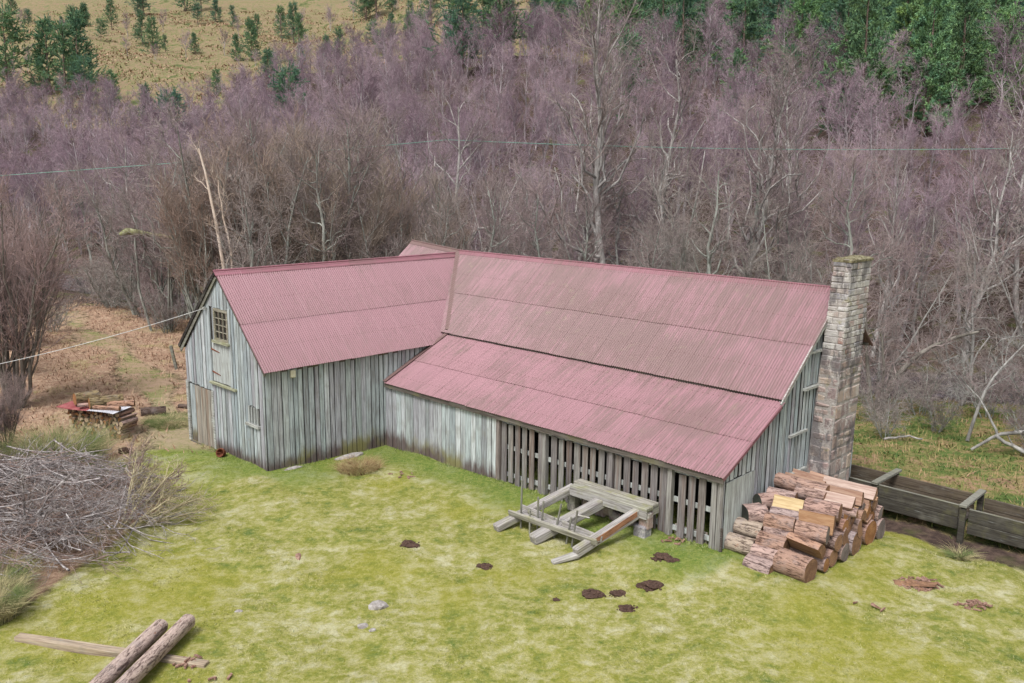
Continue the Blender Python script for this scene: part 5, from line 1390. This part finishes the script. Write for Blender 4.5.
n = N('lawn_blades'); P_ = n.pos(); k = lawn_col(n, P_, n.attr('lush', 'Fac')); t_ = n.attr('tint', 'Fac')
k = n.mix(smooth(n, t_, .62, .95), n.mix(smooth(n, t_, .0, .4), n.mix(1.0, k, (.58, .68, .6), 'MULTIPLY'), k), n.mix(.38, k, (.58, .53, .33)))
M['lawnblade'] = n.fin(k, .85, .15)
n = N('dead_weeds'); a = n.noise(n.obj(), 6, 4, .7)
M['weeds'] = n.fin(n.ramp(a, [(.36, (.16, .09, .05)), (.47, (.36, .25, .13)), (.6, (.42, .36, .18))]), .9, .1)
def tuss(x, y, rad, h, n_, lab, seed, mat='tussock', cat='grass tussock', nm='grass_tussock', lean=.75):
    gg = np.random.default_rng(seed); V, Q = blades(x, y, n_, rad, h, lean, .008, None, nm, gg)
    o = mobj(nm, mesh_np(nm, V - [x, y, hz(x, y)], [Q], M[mat]), None, (x, y, hz(x, y))); tag(o, lab, cat)
tuss(-14.2, 25.5, 1.9, 1.5, 3000, 'large drooping green and straw tussock behind the brush heap', 81)
tuss(-12.3, 24.6, 1.1, .8, 1000, 'smaller straw tussock at the lawn side of the large one', 82)
tuss(-10.75, 16.25, 1.0, .75, 1700, 'green grass tussock in front of the brush heap at the left edge', 83)
tuss(-11.4, 17.3, 1.1, .8, 1200, 'straw tussock between the brush heap and the green one', 84)
tuss(-12.85, 31.2, 1.6, .28, 1500, 'low mossy green mound of weeds left of the barn door', 85, cat='weed mound', nm='weed_mound', lean=1.2)
tuss(-4.78, 25.75, 1.05, .42, 800, 'low brown heap of dead weeds on the lawn by the inner corner', 86, 'weeds', 'weed heap', 'weed_heap', 1.0)
x_, y_ = to_w(17.05, 9.75); tuss(x_, y_, .3, .42, 260, 'straw clump at the foot of the trough post', 87, 'tussock', 'grass clump', 'grass_clump', 1.2)

def field(nm, label, cat, mat, n_, box, accept, h0, h1, w, seed, lean=.8):
    gg = np.random.default_rng(seed); x = gg.uniform(box[0], box[1], n_); y = gg.uniform(box[2], box[3], n_)
    ok = accept(x, y, gg); x, y = x[ok], y[ok]; m = len(x); z = H(x, y) - .01
    cl = .5 + .5 * np.clip(wav(x, y, .55, 3.1) / 1.5, -1, 1)
    h = (h0 + (h1 - h0) * gg.random(m)) * (.62 + .62 * cl); a = gg.uniform(0, 6.28, m); le = lean * gg.uniform(.2, 1.5, m)
    sx, sy = np.cos(a + 1.57) * w * h, np.sin(a + 1.57) * w * h
    V = np.stack([np.stack([x - sx, y - sy, z], -1), np.stack([x + sx, y + sy, z], -1), np.stack([x + np.cos(a) * le * h, y + np.sin(a) * le * h, z + h * (1 - .3 * np.minimum(le, 1.4))], -1)], 1).reshape(-1, 3)
    me = mesh_np(nm, V, [np.arange(len(V)).reshape(-1, 3)], M[mat])
    for an, v in (('tint', gg.random(m)), ('lush', lush(x, y))):
        at_ = me.attributes.new(an, 'FLOAT', 'POINT'); at_.data.foreach_set('value', np.repeat(v, 3).astype(np.float32))
    tag(mobj(nm, me), label, cat, kind='stuff')
def foot(x, y):
    a, b = to_l(x, y)
    return ((a > WX0 - .02) & (a < .02) & (b > -.02) & (b < 13)) | ((a > -.02) & (a < 13.2) & (b > 4.52) & (b < 12.5))
def acc_lawn(x, y, gg):
    l = masks(x, y)[0]; return (gg.random(len(x)) < l) & ~foot(x, y)
field('lawn_grass', 'short mossy lawn grass in front of the barn', 'grass', 'lawnblade', 300000, (-14, 15, 12.2, 32), acc_lawn, .022, .06, .17, 91, 1.1)
def acc_wall(x, y, gg):
    a, b = to_l(x, y)
    near = np.minimum.reduce([np.where((a > WX0) & (a < 0), np.abs(b), 9), np.where((b > 0) & (b < 4.6), np.abs(a), 9), np.where((a > 0) & (a < 13.2), np.abs(b - 4.5), 9)])
    return (near < .28) & ~foot(x, y) & (gg.random(len(x)) < 1 - near / .3)
field('wall_grass', 'longer green grass along the foot of the barn walls', 'grass', 'lawnblade', 90000, (-13, 6, 17, 32), acc_wall, .05, .14, .08, 92, .6)
def acc_brk(x, y, gg):
    m = masks(x, y); return (gg.random(len(x)) < m[3]) & ~foot(x, y) & (np.abs(x) < .66 * y + 2)
field('dead_bracken', 'brown flattened bracken on the ground left of the barn', 'bracken', 'bracken', 90000, (-40, -3, 22, 66), acc_brk, .08, .30, .10, 93, 1.3)
def acc_pth(x, y, gg):
    m = masks(x, y); return gg.random(len(x)) < m[1]
field('path_grass', 'pale grass along the track left of the barn', 'grass', 'bankgrass', 30000, (-36, -10, 29, 62), acc_pth, .04, .12, .10, 94, 1.0)
def acc_bank(x, y, gg):
    m = masks(x, y); return (gg.random(len(x)) < m[2]) & ~foot(x, y)
field('bank_grass', 'rough green and tan grass on the bank right of the chimney', 'grass', 'bankgrass', 60000, (6, 32, 18, 46), acc_bank, .07, .26, .09, 95, 1.1)

def acc_hill(x, y, gg):
    return (gg.random(len(x)) < masks(x, y)[4]) & (np.abs(x) < .64 * y) & (wav(x, y, 4.3, 1.9) + .6 * wav(x, y, 13, .3) > gg.normal(.35, .5, len(x)))
field('hill_bracken', 'rough rusty bracken over the open hillside', 'bracken', 'bracken', 90000, (-230, 10, 150, 370), acc_hill, .35, .9, .30, 96, 1.0)
def acc_hill2(x, y, gg):
    return (gg.random(len(x)) < masks(x, y)[4]) & (np.abs(x) < .64 * y) & (wav(x, y, 6.1, .2) > gg.normal(.5, .5, len(x)))
field('hill_grass', 'rough green grass clumps over the open hillside', 'grass', 'bankgrass', 60000, (-230, 10, 150, 370), acc_hill2, .3, .8, .30, 97, 1.0)

# ------------------------------------------------------------------ small things on the lawn
def blob(name, loc, rx, ry, rz_, mat, label, cat, seed, rough=.25, sub=2, yaw=0):
    import bmesh
    bm_ = bmesh.new(); bmesh.ops.create_icosphere(bm_, subdivisions=sub, radius=1); gg = random.Random(seed); ph = [gg.uniform(0, 6.28) for _ in range(6)]
    for v in bm_.verts:
        c_ = v.co; f = 1 + rough * (.5 * math.sin(3.1 * c_.x + ph[0]) * math.sin(2.7 * c_.y + ph[1]) + .4 * math.sin(5.3 * c_.z + ph[2] + 2 * c_.x) + .25 * math.sin(9 * c_.y + ph[3]) * math.sin(8 * c_.x + ph[4])) + gg.uniform(-.06, .06) * rough * 3
        v.co = Vector((c_.x * rx * f, c_.y * ry * f, c_.z * rz_ * f))
    me = bpy.data.meshes.new(name); bm_.to_mesh(me); bm_.free(); me.materials.append(M[mat])
    o = mobj(name, me, None, loc, (0, 0, yaw)); tag(o, label, cat); return o
def at(x, y, dz=0): return (x, y, hz(x, y) + dz)
blob('stone', at(-2.82, 16.91, .0), .21, .16, .12, 'boulder', 'larger pale stone lying on the open lawn', 'stone', 1, yaw=.4)
blob('stone', at(-3.0, 16.12, -.01), .12, .1, .08, 'boulder', 'small pale stone in front of the larger one on the lawn', 'stone', 2)
blob('stone', at(-2.78, 15.95, .0), .07, .06, .05, 'boulder', 'pebble beside the small pale stone on the lawn', 'stone', 12)
blob('stone', at(-5.14, 19.4, -.03), .08, .3, .06, 'chips', 'flat pinkish stone strip in the grass below the wing', 'stone', 3, yaw=.3)
blob('stone', at(-5.7, 16.6, -.02), .1, .07, .05, 'boulder', 'flat pale stone at the left of the lawn near the long logs', 'stone', 4)
x_, y_ = to_w(.35, 2.75); blob('stone_slab', at(x_, y_, -.02), .2, .6, .11, 'boulder', 'long pale slab lying against the foot of the wing wall', 'stone', 5, yaw=BA)
x_, y_ = to_w(.25, .7); blob('stone_slab', at(x_, y_, -.03), .12, .4, .08, 'boulder', 'low pale slab at the foot of the wing near the gable corner', 'stone', 6, yaw=BA)
for i_, (x, y, r_, lab) in enumerate(((3.65, 19.06, .27, 'dark molehill closest to the slatted wall'), (3.17, 17.85, .28, 'dark molehill right of the cluster of three'), (1.81, 17.42, .27, 'left molehill of the cluster of three'),
                                      (2.37, 17.55, .2, 'back molehill of the cluster of three'), (2.5, 16.85, .22, 'front molehill of the cluster of three'), (-2.51, 19.95, .26, 'molehill in the middle of the lawn below the inner corner'),
                                      (-.57, 18.8, .2, 'faint low molehill left of the sluice frame'), (1.0, 17.1, .1, 'tiny molehill left of the cluster of three'), (3.9, 18.9, .12, 'tiny crumb of soil beside the molehill closest to the slats'))):
    e = blob('molehill', at(x, y, .0), r_, r_ * .8, r_ * .38, 'soil', lab, 'molehill', 20 + i_, .5, 3); e.scale = (.85, .85, .85)
    for k in range(20):
        s = r_ * random.uniform(.06, .19); a = random.uniform(0, 6.28); d = r_ * random.uniform(.3, 1.35)
        c_ = blob('clod', (d * math.cos(a), d * math.sin(a) * .8, r_ * .3 * max(0, 1 - (d / r_) ** 2) + .01), s, s, s * .8, 'soil', None, None, 50 + k, .4, 1); c_.parent = e
def chip_heap(x, y, n_, rad, label, big=True):
    e = empty('bark_scraps', at(x, y)); tag(e, label, 'bark scraps')
    for k in range(n_):
        a = random.uniform(0, 6.28); d = rad * math.sqrt(random.random()); l = random.uniform(.03, .12); w = random.uniform(.012, .035)
        if big and k < 3: l, w = (.5, .3, .26)[k], (.13, .1, .09)[k]; d *= .4
        o = mobj('bark_piece', MB().hexa([(-l, -w, 0), (l * .9, -w * .8, .01), (l, w, 0), (-l * .8, w * .9, .01), (-l, -w * .9, .03), (l * .85, -w * .7, .035), (l * .9, w * .9, .03), (-l * .8, w * .8, .04)]).me('bark_piece', M['chips' if k > 2 or not big else 'cut_tan']),
                 e, (d * math.cos(a), d * math.sin(a) * .6, .01 + random.uniform(0, .07 * (1 - d / rad))), (random.uniform(-.25, .25), random.uniform(-.25, .25), random.uniform(0, 6.28)))
chip_heap(9.4, 18.3, 70, .55, 'scatter of pink bark scraps on the lawn right of the log pile')
chip_heap(10.1, 17.2, 24, .38, 'smaller scatter of bark scraps nearer the right edge of the lawn', False)
chip_heap(-6.0, 14.6, 12, .35, 'reddish bark scraps beside the end of the long logs', False)
chip_heap(-5.4, 14.0, 7, .4, 'loose bark crumbs in front of the grey beam', False)
chip_heap(7.6, 17.0, 4, .5, 'few pale bark slivers on the lawn in front of the log pile', False)
chip_heap(4.1, 19.9, 9, .4, 'brown leaf scraps on the grass by the sluice frame', False)
chip_heap(-3.3, 25.2, 8, .5, 'pale scraps in the grass right of the weed heap', False)
# rusty pot by the gable wall
rp = empty('rusty_pot', (*to_w(-2.40, -.28), lz(-2.4, -.3) + .08), BA); rp.scale = (.75,) * 3; rp.rotation_euler = (R(70), 0, BA + .6); tag(rp, 'rusty iron pot tipped over at the foot of the gable wall', 'pot')
pr = [(.0, 0), (.13, .0), (.17, .06), (.18, .2), (.165, .28), (.19, .31), (.175, .31), (.15, .27), (.16, .2), (.15, .08), (0, .04)]
ka = 14; V = np.array([[r_ * math.cos(6.283 * i / ka), r_ * math.sin(6.283 * i / ka), z] for r_, z in pr for i in range(ka)]); F = []
for s in range(len(pr) - 1):
    i = np.arange(ka); F.append(np.stack([s * ka + i, s * ka + (i + 1) % ka, (s + 1) * ka + (i + 1) % ka, (s + 1) * ka + i], -1))
mobj('body', mesh_np('pot_body', V, F, M['rust'], smooth=True), rp)
hp = np.array([[.18 * math.cos(t), 0, .3 + .16 * math.sin(t)] for t in np.linspace(0, math.pi, 9)])[None]; hv = tubes(hp, np.full((1, 9), .008), 5)
mobj('handle', mesh_np('pot_handle', hv[0], [hv[1]], M['rust']), rp)
x_, y_ = to_w(-2.62, -.24); blob('rusty_lump', at(x_, y_, .08), .11, .1, .12, 'rust', 'rusty lump of scrap beside the tipped pot', 'scrap', 61)
blob('dark_clod', at(-12.9, 27.3, .06), .2, .16, .14, 'soil', 'dark clod on the worn ground behind the brush heap', 'clod', 62)
# leaning fence post on the track
fp = mobj('fence_post', MB().beam((0, 0, -.3), (-.28, .05, 1.15), .13, .12, up=(0, 1, 0)).me('fence_post', M['crossbar']), None, at(-16.1, 40.2)); bevel_obj(fp, .012); tag(fp, 'leaning grey fence post at the edge of the track left of the barn', 'fence post')

# ------------------------------------------------------------------ cables
def cable(name, pts, r_, mat, label):
    P = np.array(pts, float)[None]; V, Q = tubes(P, np.full(P.shape[:2], r_), 6); o = mobj(name, mesh_np(name, V, [Q], M[mat])); tag(o, label, 'cable'); return o
def span(a, b, sag, n_=24):
    t = np.linspace(0, 1, n_)[:, None]; return (1 - t) * np.array(a) + t * np.array(b) + np.array([0, 0, -1]) * (4 * sag * t * (1 - t))
x_, y_ = to_w(-3.5, -.12)
cable('power_cable', span((x_, y_, 4.72), (-20.5, 26.0, 2.3), .25), .010, 'wire_w', 'pale cable running from the gable down to the left')
cable('power_cable', np.concatenate([span((-62, 55, 7.0), (-4.2, 55, 11.35), .35, 30), span((-4.2, 55, 11.35), (60, 55, 12.6), .9, 30)[1:]]), .019, 'wire_g', 'thin green cable strung across the valley in front of the woods')
